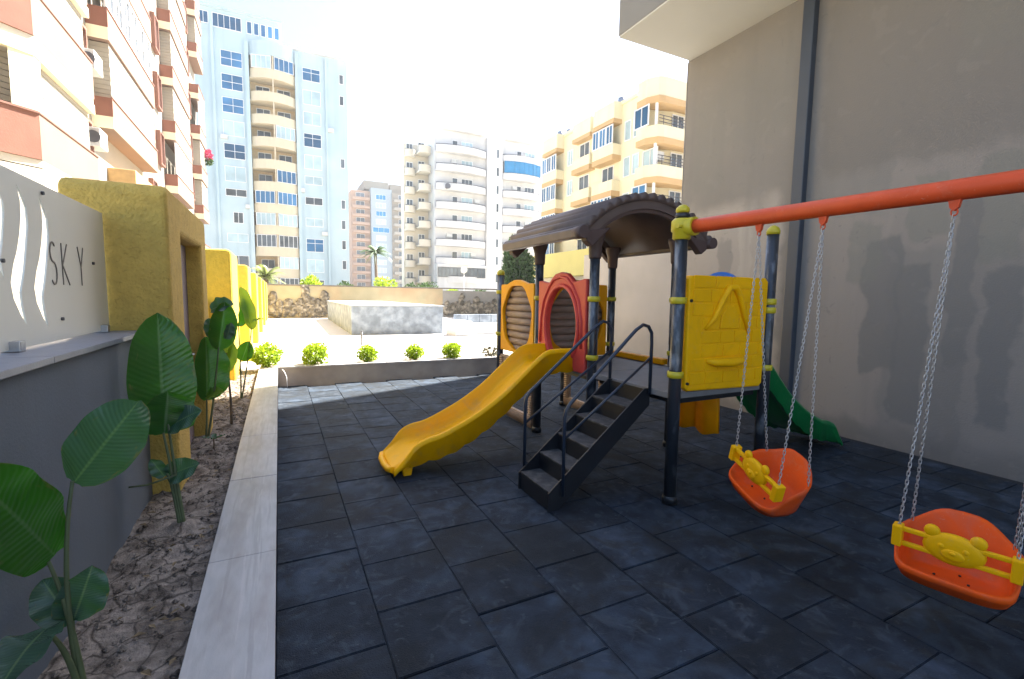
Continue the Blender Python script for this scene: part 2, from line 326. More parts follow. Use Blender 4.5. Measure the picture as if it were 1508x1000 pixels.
def plate(name, outline, holes, thick, m, parent, plane, at, bev=.006):
    """outline/holes: 2-D point lists; plane 'X': (y,z) at x=at, plane 'Y': (x,z) at y=at"""
    cu = bpy.data.curves.new(name, 'CURVE'); cu.dimensions = '2D'; cu.fill_mode = 'BOTH'; cu.extrude = max(thick/2-bev, .0005); cu.bevel_depth = bev; cu.bevel_resolution = 1
    cu.offset = -bev
    for pts in [outline]+holes:
        sp = cu.splines.new('POLY'); sp.points.add(len(pts)-1); sp.use_cyclic_u = True
        for p, q in zip(sp.points, pts): p.co = (q[0], q[1], 0, 1)
    tmp = bpy.data.objects.new('tmp', cu); COL.objects.link(tmp)
    bpy.context.view_layer.update()
    dg = bpy.context.evaluated_depsgraph_get(); me = bpy.data.meshes.new_from_object(tmp.evaluated_get(dg))
    bpy.data.objects.remove(tmp); bpy.data.curves.remove(cu)
    me.name = name
    # local (u,v,w) -> world
    if plane == 'X': T = Matrix(((0, 0, 1, at), (1, 0, 0, 0), (0, 1, 0, 0), (0, 0, 0, 1)))
    else: T = Matrix(((1, 0, 0, 0), (0, 0, -1, at), (0, 1, 0, 0), (0, 0, 0, 1)))
    me.transform(T)
    c = Vector((0, 0, 0)); vs = [v.co for v in me.vertices]
    o = Vector(((min(v.x for v in vs)+max(v.x for v in vs))/2, (min(v.y for v in vs)+max(v.y for v in vs))/2, min(v.z for v in vs)))
    me.transform(Matrix.Translation(-o)); me.materials.clear(); me.materials.append(m)
    for p in me.polygons: p.use_smooth = False; p.material_index = 0
    return link(name, me, parent, o)
def ell(cy, cz, ry, rz, n=40, a0=0, a1=360):
    return [(cy+ry*math.cos(R(a0+(a1-a0)*k/n)), cz+rz*math.sin(R(a0+(a1-a0)*k/n))) for k in range(n)]

# ================================================================== SETTING
def sheet(name, x0, x1, y0, y1, z, m):
    b = MB(); b.add([(x0, y0, z), (x1, y0, z), (x1, y1, z), (x0, y1, z)], [(0, 1, 2, 3)])
    o = b.build(name, m, fix=False); o['kind'] = 'structure'; return o
sheet('ground', -300, 300, -300, 300, -.30, earth_m)
p = bx('plaza', -1.3, 21.5, 10.02, 40, -.25, -.002, pave_m); p['kind'] = 'structure'
pf = bx('play_floor', -.36, 6.65, -4, 9.72, -.25, -.035, base_m); pf['kind'] = 'structure'
# rubber tiles, running bond, half a metre each
tb = MB().box(-.2482, .2482, -.2478, .2478, -.034, 0); tme = tb.mesh('tile', tile_m)
bm = bmesh.new(); bm.from_mesh(tme); bmesh.ops.bevel(bm, geom=[e for e in bm.edges if all(abs(v.co.z) < 1e-4 for v in e.verts)], offset=.0045, segments=2, affect='EDGES'); bm.to_mesh(tme); bm.free()
for i in range(14):
    x = -.06+.5*i+.25
    for k in range(21):
        y = k*.5+(.25 if i % 2 else 0)
        if y-.25 < -.4 or y+.25 > 9.80 or x+.2 > 6.75: continue
        t = link('tile', tme, pf, (x+random.uniform(-.002, .002), y+random.uniform(-.003, .003), random.uniform(-.0025, .002)), (random.uniform(-.004, .004), random.uniform(-.004, .004), random.uniform(-.006, .006)+random.choice((0, math.pi))))
# planter soil with clods
sb = MB(); nx, ny = 34, 360
for j in range(ny+1):
    for i in range(nx+1):
        x = -.86+.52*i/nx+.0; y = .6+9.7*j/ny
        h = .28+.03*noise.noise((x*4, y*4, 0))+.012*noise.noise((x*14, y*14, 3))+.012*abs(noise.noise((x*33, y*33, 7)))+sum(.045*math.exp(-((x-px)**2+(y-py)**2)/.006) for px, py in ((-.68, 2.1), (-.58, 3.43), (-.68, 5.32), (-.5, 5.85), (-.5, 7.23)))
        sb.v.append(Vector((x, y, h)))
for j in range(ny):
    for i in range(nx):
        a = j*(nx+1)+i; sb.f.append((a, a+1, a+nx+2, a+nx+1)); sb.mi.append(0); sb.sm.append(True)
so_ = sb.build('planter_soil', soil_m, fix=False); so_['kind'] = 'structure'
b_ = bx('planting_bed', -.36, 8, 9.94, 10.5, -.2, .34, soil_m); b_['kind'] = 'structure'
cl = MB()
for q in range(1700):
    x = random.uniform(-.84, -.38); y = random.uniform(1, 9.6); r = random.uniform(.004, .026)*random.random()**.6
    h = .287+.03*noise.noise((x*4, y*4, 0))+.012*noise.noise((x*14, y*14, 3))
    pts = [Vector((x, y, h))+Vector((random.uniform(.7, 1.3)*a, random.uniform(.7, 1.3)*b, random.uniform(.5, 1)*c))*r for a, b, c in ((1, 0, 0), (0, 1, 0), (-1, 0, 0), (0, -1, 0), (0, 0, 1), (0, 0, -1))]
    cl.add(pts, [(0, 1, 4), (1, 2, 4), (2, 3, 4), (3, 0, 4), (1, 0, 5), (2, 1, 5), (3, 2, 5), (0, 3, 5)])
tag(cl.build('soil_clods', soil_m), 'crumbled dry clods lying on the planter soil', 'soil', kind='stuff')

lt_ = MB()
for q in range(110):
    x = random.uniform(-.83, -.39); y = random.uniform(1.2, 8.5); a = random.uniform(0, 6.3); L = random.uniform(.012, .035); z = .305+random.uniform(-.005, .02)
    c_, s_ = math.cos(a)*L, math.sin(a)*L; k = random.uniform(.004, .014)
    lt_.add([(x-c_, y-s_, z), (x-s_*.4, y+c_*.4, z+k), (x+c_, y+s_, z+k*.5), (x+s_*.4, y-c_*.4, z+k)], [(0, 1, 2), (0, 2, 3)])
tag(lt_.build('leaf_litter', mat('dry litter', (.20, .145, .08), .9, .4, 40), fix=False), 'small dry leaves and chips scattered on the planter soil', 'litter', kind='stuff')
# kerb beside the planter, with travertine slabs on top
ke = empty('planter_kerb', (-.2, 5, 0), 'long low kerb topped with pale travertine slabs beside the soil bed', 'kerb')
bx('kerb_core', -.345, -.065, -3, 9.98, -.2, .34, kerbwall_m, ke)
y = -2.0
while y < 9.9:
    L = 1.18 if y+1.3 < 9.98 else 9.98-y
    if L < .3: break
    bx('slab', -.36, -.05, y+.0015, y+L-.0015, .341, .372+random.uniform(-.001, .001), marble_m, ke, .003); y += L
# low wall at the far end of the play floor (not quite square to the floor)
lw = empty('planter_wall', (3, 9.8, 0), 'low beige retaining wall with pale coping at the far edge of the dark floor', 'low wall')
lo = MB().prism([(-.05, 9.73), (8.0, 9.63), (8.0, 9.90), (-.05, 9.96)], 2, -.2, .343).build('wall', kerbwall_m, lw)
for k in range(8):
    xa, xb = -.048+k*1.0, -.048+(k+1)*1.0-.004
    MB().prism([(xa, 9.72-.0124*xa), (xb, 9.72-.0124*xb), (xb, 9.945-.0124*xb), (xa, 9.945-.0124*xa)], 2, .344, .372).build('slab', marble_m, lw, .003)

# ------------------------------------------------------------------ right-hand building
XW = 6.65
rb = empty('grey_building', (10, 0, 0), 'tall unfinished grey plastered building wall filling the right side', 'building')
MB().prism([(XW, -8), (30, -8), (30, 13.5), (13.9, 13.5), (13.9, 6.46), (XW, 6.46)], 2, -.2, 25).build('wall', wall_m, rb, .01)  # includes an unseen rear wing, added so its corner casts the yard's shadow edge
ov = MB().box(5.05, XW-.003, -8, 6.42, 5.985, 8.9).build('overhang', fascia_m, rb, .008)
bx('soffit', 5.06, XW-.004, -8, 6.41, 5.96, 5.984, soffit_m, rb)
MB().box(XW-.11, XW-.003, 4.17, 4.33, -.1, 5.955).build('rain_pipe', pipe_m, rb, .012)
bx('corner_bead', XW-.006, XW+.05, 6.461, 6.468, 0, 5.95, beige_m, rb)
gw = MB().box(XW+.004, XW+.22, 6.47, 9.5, -.2, 2.78).build('garden_wall', beige_m, None, .01)
tag(gw, 'beige plastered wall behind the climbing tower, lower than the grey building', 'wall')

# ------------------------------------------------------------------ grey wall with sign and portal on the left
gy = empty('parapet_wall', (-1, 2, .2), 'blue grey rendered wall with stone coping under the metal sign', 'wall')
bx('wall', -1.25, -.85, -3, 4.046, -.2, 1.452, graywall_m, gy)
for (a, b) in ((-3, -.6), (-.6, 1.0), (1.0, 2.52), (2.52, 4.046)):
    bx('coping_stone', -1.3, -.825, a+.001, b-.001, 1.453, 1.482, cap_m, gy, .003)
sg = empty('sign_panel', (-1.03, 3.2, 1.484), 'pale metal sign panel with wavy cut-outs and dark letters SKY', 'sign')
SX = -1.035
strip1 = [(2.89, 2.22), (2.925, 2.19), (2.97, 2.13), (2.975, 2.05), (2.955, 1.98), (2.93, 1.9), (2.90, 1.82), (2.86, 1.74), (2.865, 1.68), (2.89, 1.59), (2.84, 1.64), (2.79, 1.71), (2.775, 1.78), (2.81, 1.86), (2.85, 1.92), (2.885, 2.0), (2.91, 2.08), (2.915, 2.15)]
strip2 = [(a+.215, b-.02) for a, b in strip1]
strip0 = [(2.70+.5*(a-2.84), 1.80+.62*(b-1.6)) for a, b in strip1]
extra = [[(a-.8, b) for a, b in strip1], [(a-.6, b-.02) for a, b in strip1]]
plate('panel', [(1.0, 1.492), (4.035, 1.492), (4.035, 2.262), (1.0, 2.285)], [strip1, strip2, strip0]+extra, .008, sign_m, sg, 'X', SX, .001)
lt = MB()
def stroke(b, pts, wd=.0075, x=SX+.0045):
    for (y0, z0), (y1, z1) in zip(pts, pts[1:]):
        d = Vector((y1-y0, z1-z0)); n = Vector((-d.y, d.x)).normalized()*wd/2
        b.prism([(y0+n.x, z0+n.y), (y0-n.x, z0-n.y), (y1-n.x, z1-n.y), (y1+n.x, z1+n.y)], 0, x, x+.003)
s_pts = [(3.215+.032*math.cos(R(a)), 1.945+.05*math.sin(R(a))) for a in range(40, 271, 23)]+[(3.215+.036*math.cos(R(a)), 1.838+.057*math.sin(R(a))) for a in range(90, -141, -23)]
for nm, strokes in (('letter', [s_pts]), ('letter', [[(3.325, 2.0), (3.325, 1.78)], [(3.40, 2.0), (3.33, 1.885), (3.41, 1.78)]]), ('letter', [[(3.55, 2.0), (3.59, 1.89), (3.59, 1.78)], [(3.635, 2.0), (3.593, 1.89)]])):
    b = MB(); 
    for s in strokes: stroke(b, s)
    b.build(nm, mat('bronze letter', (.15, .135, .115), .5), sg)
for (yy, zz) in ((3.14, 2.225), (3.79, 1.92), (3.27, 1.60), (2.71, 1.87), (2.3, 2.2), (1.6, 1.7)):
    MB().tube([(SX+.004, yy, zz), (SX+.014, yy, zz)], .009, 10).build('bolt', darkmetal_m, sg)
for yy in (2.74, 3.89, 1.5):
    bx('clamp', SX-.03, SX+.04, yy-.025, yy+.025, 1.484, 1.53, steel_m, sg, .004)

def rounded_block(b, x0, x1, y0, y1, z0, z1, r=.12):
    pts = [(x0, z0), (x1, z0), (x1, z1-r*.5)]+[(x1-r*.5+r*.5*math.cos(R(a)), z1-r*.5+r*.5*math.sin(R(a))) for a in (30, 60, 90)]+[(x0+r+r*math.cos(R(a)), z1-r+r*math.sin(R(a))) for a in (110, 140, 180)]
    b.prism(pts, 1, y0, y1); return b
po = empty('yellow_portal', (-.97, 5, .2), 'ochre rough rendered gate portal with a recessed plum door, next to the sign', 'gate portal')
fr = MB().prism([(4.05, .1), (4.53, .1), (4.53, 2.2), (5.62, 2.2), (5.62, .1), (5.95, .1), (5.95, 2.44), (5.9, 2.49), (4.10, 2.49), (4.05, 2.44)], 0, -1.26, -.68)
fr.build('frame', ochre_m, po, .045, 3)
dr = bx('door', -.86, -.81, 4.54, 5.61, .25, 2.195, door_m, po, .004)
MB().tube([(-.809, 5.45, 1.15), (-.76, 5.45, 1.15), (-.76, 5.33, 1.15)], .011, 8).build('handle', steel_m, dr)
bw = empty('boundary_wall', (-.97, 20, 0), 'sunlit yellow boundary wall with a row of rounded pillars beyond the portal', 'wall')
for yy in (9.0, 13.7, 18.6, 23.6, 28.8, 33.6):
    b = MB(); rounded_block(b, -1.3, -.68, yy, yy+1.25, -.2, 2.46, .14); b.build('pillar', yellowr_m, bw, .04, 3)
for a, b2 in ((5.95, 9.0), (10.25, 13.7), (14.95, 18.6), (19.85, 23.6), (24.85, 28.8), (30.05, 33.6), (34.85, 37.4)):
    bx('wall_panel', -1.25, -1.02, a+.003, b2-.003, -.2, 1.95 if a > 6 else 1.6, yellowr_m, bw, .03)

# ================================================================== PLAY STRUCTURE
X0, X1 = 2.97, 4.12
YS = [2.87, 4.04, 5.2, 6.36]
ps = empty('climbing_tower', (3.5, 4.4, 0), 'children climbing tower with brown roof, two slides, black stairs and orange swing beam', 'play structure')
def post(x, y, h, r=.052, cap=None):
    o = MB().tube([(x, y, 0), (x, y, h)], r, 18).build('post', post_m, ps)
    MB().lathe(x, y, [(r+.012, 0.0), (r+.012, .05), (r+.004, .07)]).build('post_foot', black_m, o)
    if cap: MB().lathe(x, y, [(r+.006, h-.03), (r+.008, h), (r*.9, h+.03), (r*.45, h+.048), (.004, h+.055)]).build('cap', lime_m, o)
    return o
pE = post(X0, YS[0], 2.36); pF = post(X1, YS[0], 2.39, cap=True)
pB = post(X0, YS[1], 2.34); pD = post(X1, YS[1], 2.34); pA = post(X0, YS[2], 2.34); pC = post(X1, YS[2], 2.34)
pG = post(X0, YS[3], 2.10, cap=True); pI = post(X1, YS[3], 2.10, cap=True)
def clamp(p_, x, y, z, dx, dy):
    b = MB(); b.lathe(x, y, [(.056, z-.028), (.066, z-.024), (.066, z+.024), (.056, z+.028)])
    b.tube([(x+dx*.05, y+dy*.05, z), (x+dx*.13, y+dy*.13, z)], .022, 8)
    b.build('clamp', lime_m, p_)
for z in (1.12, 1.74):
    clamp(pE, X0, YS[0], z, 1, 0); clamp(pF, X1, YS[0], z, -1, 0); clamp(pB, X0, YS[1], z, 0, 1); clamp(pA, X0, YS[2], z, 0, 1)
    clamp(pD, X1, YS[1], z, 0, -1); clamp(pC, X1, YS[2], z, -1, 0); clamp(pG, X0, YS[3], z+.08, 0, -1)
clamp(pF, X1, YS[0], 1.66, -1, 0)
# roof-post sleeves
for p_, x, y in ((pB, X0, YS[1]), (pD, X1, YS[1]), (pA, X0, YS[2]), (pC, X1, YS[2])):
    MB().lathe(x, y, [(.06, 2.16), (.066, 2.18), (.07, 2.3), (.10, 2.40), (.10, 2.44)]).build('sleeve', roofin_m, p_)
# decks
def deck(y0, y1):
    o = bx('deck', X0-.02, X1+.02, y0+.004, y1-.004, .905, .96, deck_m, ps, .006)
    bx('deck_frame', X0+.06, X1-.06, y0+.06, y1-.06, .85, .903, black_m, o)
deck(YS[0]+.0, YS[1]); deck(YS[1], YS[2])
# roof: ribbed barrel vault
RA, cz, cx = 1.135, 1.672, (X0+X1)/2
y0, y1 = 3.83, 5.58
b = MB(); b.smooth = True; NR = 17; per = 8; HA = R(51.3); outer = []; inner = []
for i in range(NR*per+1):
    a = -HA+2*HA*i/(NR*per); bump = .052*abs(math.sin(math.pi*i/per))**.75
    outer.append((cx+(RA+bump)*math.sin(a), cz+(RA+bump)*math.cos(a))); inner.append((cx+(RA-.03)*math.sin(a), cz+(RA-.03)*math.cos(a)))
n = len(outer)
vs = [(p[0], y0, p[1]) for p in outer]+[(p[0], y1, p[1]) for p in outer]+[(p[0], y0, p[1]) for p in inner]+[(p[0], y1, p[1]) for p in inner]
fs = []
for i in range(n-1):
    fs += [(i, i+1, n+i+1, n+i), (2*n+i+1, 2*n+i, 3*n+i, 3*n+i+1), (i, 2*n+i, 2*n+i+1, i+1), (n+i+1, 3*n+i+1, 3*n+i, n+i)]
fs += [(0, n, 3*n, 2*n), (n-1, 2*n+n-1, 3*n+n-1, n+n-1)]
b.add(vs, fs); roof = b.build('roof', roof_m, ps)
for yy0, yy1 in ((y0+.02, y0+.10), (y1-.10, y1-.02)):
    def ring(r_out, r_in, ya, yb, m):
        b = MB(); k = 36
        o_ = [(cx+r_out*math.sin(-HA+2*HA*i/k), cz+r_out*math.cos(-HA+2*HA*i/k)) for i in range(k+1)]
        i_ = [(cx+r_in*math.sin(-HA*.94+2*HA*.94*i/k), cz+r_in*math.cos(-HA*.94+2*HA*.94*i/k)) for i in range(k+1)]
        N_ = k+1; vs = [(p[0], ya, p[1]) for p in o_]+[(p[0], yb, p[1]) for p in o_]+[(p[0], ya, p[1]) for p in i_]+[(p[0], yb, p[1]) for p in i_]
        fs = []
        for i in range(k): fs += [(i, i+1, N_+i+1, N_+i), (2*N_+i+1, 2*N_+i, 3*N_+i, 3*N_+i+1), (i, 2*N_+i, 2*N_+i+1, i+1), (N_+i+1, 3*N_+i+1, 3*N_+i, N_+i)]
        fs += [(0, N_, 3*N_, 2*N_), (k, 2*N_+k, 3*N_+k, N_+k)]
        b.add(vs, fs); b.build('arch_trim', m, roof)
    ring(RA-.032, RA-.115, yy0, yy1, roof_m); ring(RA-.116, RA-.15, yy0+.02, yy1-.02, roofin_m)
for sx in (-1, 1):
    xe = cx+sx*.885
    b = MB().prism([(xe-.035, 2.345), (xe+.03, 2.335), (xe+.04, 2.43), (xe+.0, 2.45), (xe-.04, 2.43)], 1, y0-.005, y1+.005)
    b.build('eave_board', roof_m, roof, .012)
    for ya, yb in ((y0+.012, y0+.11), (y1-.11, y1-.012)):
        MB().prism([(xe-sx*.04, 2.41), (xe-sx*.36, 2.46), (xe-sx*.24, 2.36), (xe-sx*.13, 2.26), (xe-sx*.06, 2.31)], 1, ya, yb).build('eave_bracket', roofin_m, roof, .012)
    MB().tube([(xe, y0-.03, 2.39), (xe, y0+.12, 2.39)], .062, 14).build('eave_scroll', roofin_m, roof)

# panels with a round window filled with half logs
def logs(parent, plane, at, u0, u1, z0, z1, m, r=.052):
    n_ = int((z1-z0)/(2*r*.9)); st = (z1-z0)/n_
    for k in range(n_):
        z = z0+st*(k+.5); a, c = u0+random.uniform(-.01, .01), u1+random.uniform(-.01, .01)
        pth = [(at, a, z), (at, (a+c)/2, z+random.uniform(-.006, .006)), (at, c, z)] if plane == 'X' else [(a, at, z), ((a+c)/2, at, z+random.uniform(-.006, .006)), (c, at, z)]
        MB().tube(pth, st*.53, 10).build('log', m, parent)
def log_window(plane, at, u0, u1, z0, z1, off, m=paneo_m, flip=1):
    c = (u0+u1)/2; wd = u1-u0
    top = [(u1-.02, z1), (c+.30, z1), (c+.2, z1+.03), (c+.08, z1+.055), (c-.08, z1+.055), (c-.2, z1+.03), (c-.30, z1), (u0+.02, z1)]
    out = [(u0, z0), (u1, z0), (u1, z1-.02)]+top+[(u0, z1-.02)]
    rr = min(wd*.445, (z1-z0)*.45)
    hole = [(c+(rr+.012*math.sin(7*t))*math.cos(t), (z0+z1)/2+.01+(rr*1.05+.012*math.sin(7*t))*math.sin(t)) for t in [2*math.pi*k/48 for k in range(48)]]
    o = plate('window_panel', out, [hole], .055, m, ps, plane, at, .012)
    logs(o, plane, at+off, c-rr-.05, c+rr+.05, (z0+z1)/2-rr*1.05-.02, (z0+z1)/2+rr*1.05+.03, log_m)
    return o
log_window('X', X0, YS[2]+.09, YS[3]-.07, .97, 1.93, .07)
log_window('Y', YS[2], X0+.09, X1-.09, .97, 1.93, .07)
# coral red slide entrance
c = (YS[1]+YS[2])/2
hump = [(c+.26, 1.93), (c+.21, 1.97), (c+.13, 2.025), (c, 2.045), (c-.13, 2.025), (c-.21, 1.97), (c-.26, 1.93)]
rd = plate('entrance_panel', [(YS[1]+.07, .93), (c-.29, .93), (c-.29, .962), (c+.29, .962), (c+.29, .93), (YS[2]-.07, .93), (YS[2]-.07, 1.95), (YS[2]-.12, 1.955), (c+.30, 1.93)]+hump+[(c-.30, 1.93), (YS[1]+.12, 1.955), (YS[1]+.07, 1.95)], [ell(c-.03, 1.43, .335, .44)], .06, red_m, ps, 'X', X0-.02, .014)
b = MB(); b.tube([(X0-.055, y_, z_) for y_, z_ in ell(c-.03, 1.43, .352, .457, 48)], .026, 10, closed=True); b.build('ring', red_m, rd)
b = MB(); b.tube([(X0-.05, y_, z_) for y_, z_ in [(c-.44, 1.2), (c-.43, 1.5), (c-.37, 1.72), (c-.25, 1.88), (c-.14, 1.965), (c, 1.99), (c+.14, 1.965), (c+.25, 1.88), (c+.37, 1.72), (c+.43, 1.5), (c+.44, 1.2)]], .02, 8); b.build('moulding', red_m, rd)
# yellow climbing panel between the two near posts
yp = plate('climbing_panel', [(X0+.08, 1.0), (X0+.12, .97), (X1-.12, .95), (X1-.08, .98), (X1-.07, 1.92), (X1-.10, 1.95), (X0+.10, 1.95), (X0+.07, 1.92)], [], .075, panely_m, ps, 'Y', YS[0], .018)
b = MB()
random.seed(3)
zz = 1.02
while zz < 1.86:
    xx = X0+.12+(.12 if int(zz*20) % 2 else 0)
    while xx < X1-.16:
        L = random.uniform(.16, .27); L = min(L, X1-.12-xx)
        b.box(xx+.006, xx+L-.006, YS[0]-.0435, YS[0]-.036, zz+.005, zz+.108); xx += L
    zz += .118
b.build('block_relief', panely_m, yp, .006)
cxp = (X0+X1)/2
MB().tube([(cxp-.30, YS[0]-.05, 1.50), (cxp-.20, YS[0]-.055, 1.60), (cxp-.11, YS[0]-.055, 1.76), (cxp-.04, YS[0]-.055, 1.855), (cxp+.04, YS[0]-.055, 1.86), (cxp+.10, YS[0]-.055, 1.78), (cxp+.18, YS[0]-.055, 1.60), (cxp+.25, YS[0]-.05, 1.45)], [.012, .024, .028, .03, .03, .028, .024, .012], 10).build('arch_grip', panely_m, yp)
MB().prism([(cxp-.12, 1.5), (cxp+.12, 1.5), (cxp+.10, 1.62), (cxp+.04, 1.70), (cxp-.04, 1.70), (cxp-.1, 1.62)], 1, YS[0]-.05, YS[0]-.036).build('boss', panely_m, yp, .01)
b = MB(); b.tube([(cxp-.26, YS[0]-.035, 1.225), (cxp-.18, YS[0]-.07, 1.21), (cxp, YS[0]-.085, 1.205), (cxp+.15, YS[0]-.07, 1.21), (cxp+.22, YS[0]-.035, 1.225)], [.02, .036, .04, .036, .02], 10); b.build('foot_ledge', panely_m, yp)
for zb in (1.04, 1.74):
    MB().tube([(X0+.1, YS[0]-.035, zb), (X0+.1, YS[0]-.05, zb)], .013, 8).build('bolt', black_m, yp)
# yellow sill on the far side of the roofed deck, blue entrance for the green slide
bx('deck_sill', X1-.05, X1+.05, YS[1]+.1, YS[2]-.12, .965, 1.04, paneo_m, ps, .02)
cb = 3.42
bl = plate('slide_arch', [(YS[0]+.08, .93), (YS[1]-.08, .93), (YS[1]-.08, 1.7), (cb+.33, 1.78)]+ell(cb, 1.74, .30, .30, 16, 10, 180)+[(cb-.33, 1.78), (YS[0]+.08, 1.7)], [ell(cb, 1.36, .28, .39)], .06, blue_m, ps, 'X', X1, .014)
# orange lower board hanging below the deck
b = MB(); b.smooth = True; k = 24
for side in (0, 1):
    pass
vs = []; 
for i in range(k+1):
    t = i/k; yy = 4.0-.60*t; xo = .05*abs(math.sin(2*math.pi*t))
    for (zt, dx) in ((.30+.02*math.cos(4*math.pi*t), .03), (.89, 0), ):
        vs += [(X1+.02-xo+dx, yy, zt), (X1+.05-xo+dx, yy, zt)]
fs = []
for i in range(k):
    a = 4*i; c4 = a+4
    fs += [(a, a+2, c4+2, c4), (a+1, c4+1, c4+3, a+3), (a, c4, c4+1, a+1), (a+2, a+3, c4+3, c4+2)]
fs += [(0, 1, 3, 2), (4*k, 4*k+2, 4*k+3, 4*k+1)]
b.add(vs, fs); b.build('lower_board', under_m, ps)

# slides
def slide(name, m, xt, xe, yc, zoff=0.):
    sgn = 1 if xe > xt else -1; Ls = abs(xe-xt)
    prof = [(0, 1.00, 1.19), (.12, .995, 1.19), (.20, .96, 1.155), (.325, .77, .945), (.42, .61, .78), (.51, .475, .655), (.60, .365, .55), (.69, .275, .465), (.77, .225, .40), (.85, .205, .365), (.90, .185, .31), (.95, .13, .19), (1.0, .075, .095)]
    # densify
    P = []
    for i in range(len(prof)-1):
        p0 = prof[max(i-1, 0)]; p1 = prof[i]; p2 = prof[i+1]; p3 = prof[min(i+2, len(prof)-1)]
        for s_ in range(4):
            t = s_/4; P.append([.5*((2*p1[j])+(-p0[j]+p2[j])*t+(2*p0[j]-5*p1[j]+4*p2[j]-p3[j])*t*t+(-p0[j]+3*p1[j]-3*p2[j]+p3[j])*t**3) for j in range(3)])
    P.append(list(prof[-1]))
    b = MB(); b.smooth = True; rings = []; W = .30
    for i, (t, zb, zr) in enumerate(P):
        x = xt+sgn*Ls*t; ww = W*(1 if t < .8 else 1+.04*math.sin((t-.8)/.2*math.pi))
        sk = .06+.022*abs(math.sin(t*34))          # scalloped lower skirt edge
        zs = max(zb-sk, .03)
        if t > .93: zs = max(zb-.03, .035)
        half = [(0, zb), (.55*ww, zb+.004), (.78*ww, zb+.03), (.88*ww, zb+.5*(zr-zb)), (.90*ww, zr-.012), (.945*ww, zr), (1.02*ww, zr-.010), (1.06*ww, zr-.035), (1.05*ww, zr-.055), (.985*ww, zr-.066), (.985*ww, zs), (.93*ww, zs), (.86*ww, zb-.028), (.6*ww, zb-.03), (0, zb-.03)]
        rg = [(x, yc-u*1.0, z) for u, z in half]+[(x, yc+u, z) for u, z in half[-2:0:-1]]
        rings.append(rg)
    m_ = len(rings[0]); vs = [v for r in rings for v in r]; fs = []
    for i in range(len(rings)-1):
        for k in range(m_): fs.append((i*m_+k, i*m_+(k+1) % m_, (i+1)*m_+(k+1) % m_, (i+1)*m_+k))
    fs += [list(range(m_)), [(len(rings)-1)*m_+k for k in range(m_)][::-1]]
    b.add(vs, fs); o = b.build(name, m, ps)
    # rolled lip at the end and a foot
    MB().tube([(xe, yc-W*.86, .088), (xe+sgn*.025, yc-W*.6, .072), (xe+sgn*.035, yc, .066), (xe+sgn*.025, yc+W*.6, .072), (xe, yc+W*.86, .088)], .03, 10).build('slide_lip', m, o)
    xf = xe-sgn*.15
    if m is green_m: return o
    for s_ in (-1, 1): MB().prism([(xf-.045, 0), (xf+.035, 0), (xf+.05, .085), (xf-.055, .085)], 1, yc+s_*.21-.035, yc+s_*.21+.035).build('slide_foot', m, o, .012)
    return o
slide('slide', slide_m, 2.95, .93, 4.63)
slide('slide', green_m, 4.14, 5.98, 3.42)
# staircase
st = MB()
for yy in (3.155, 3.675):
    st.prism([(1.92, 0), (2.02, 0), (2.96, .80), (2.96, .955), (2.90, .955), (1.92, .155)], 1, yy-.006, yy+.006)
stair = st.build('staircase', black_m, ps)
for i in range(5):
    x = 1.935+.194*i; z = .165+.16*i
    bx('step', x, x+.205, 3.163, 3.667, z-.018, z, tread_m, stair, .003)
    bx('riser', x+.004, x+.014, 3.163, 3.667, z-.158, z-.019, black_m, stair)
bx('riser', 2.915, 2.925, 3.163, 3.667, .81, .945, black_m, stair)
for yy in (3.135, 3.70):
    xa = 1.99 if yy > 3.4 else 2.05
    pth = [(xa, yy, .12), (xa, yy, .78), (xa+.015, yy, .84), (xa+.05, yy, .89), (2.76, yy, 1.48), (2.84, yy, 1.525), (2.90, yy, 1.51), (2.94, yy, 1.45), (2.945, yy, 1.36), (2.945, yy, .90)]
    h = MB().tube(pth, .0155, 10).build('handrail', rail_m, stair)
    MB().tube([(xa, yy, .60), (2.945, yy, 1.235)], .012, 8).build('mid_rail', rail_m, h)
# brown log surround below the third bay
def lowpanel(plane, at, u0, u1, m):
    c_ = (u0+u1)/2
    o = plate('lower_panel', [(u0, .03), (u1, .03), (u1, .9), (u0, .9)], [[(u0+.12, .17), (u1-.12, .17), (u1-.12, .5)]+[(c_+(u1-u0-.24)/2*math.cos(R(a)), .5+.28*math.sin(R(a))) for a in range(15, 180, 15)]+[(u0+.12, .5)]], .05, m, ps, plane, at, .01)
    n_ = int((u1-u0)/.035)
    b = MB()
    for k in range(n_):
        u = u0+(k+.5)*(u1-u0)/n_
        if plane == 'X': b.tube([(at-.03, u, .03), (at-.034, u, .15)], .014, 6)
        else: b.tube([(u, at-.03, .03), (u, at-.034, .15)], .014, 6)
    for k in range(22):
        z = .17+k*.033
        for u in (u0+.05, u1-.05):
            if plane == 'X': b.tube([(at-.03, u-.05, z), (at-.03, u+.05, z)], .014, 6)
            else: b.tube([(u-.05, at-.03, z), (u+.05, at-.03, z)], .014, 6)
    b.build('rib_moulding', m, o)
lowpanel('X', X0, YS[2]+.08, YS[3]-.07, log_m)
lowpanel('X', X1, YS[2]+.08, YS[3]-.07, loglite_m)
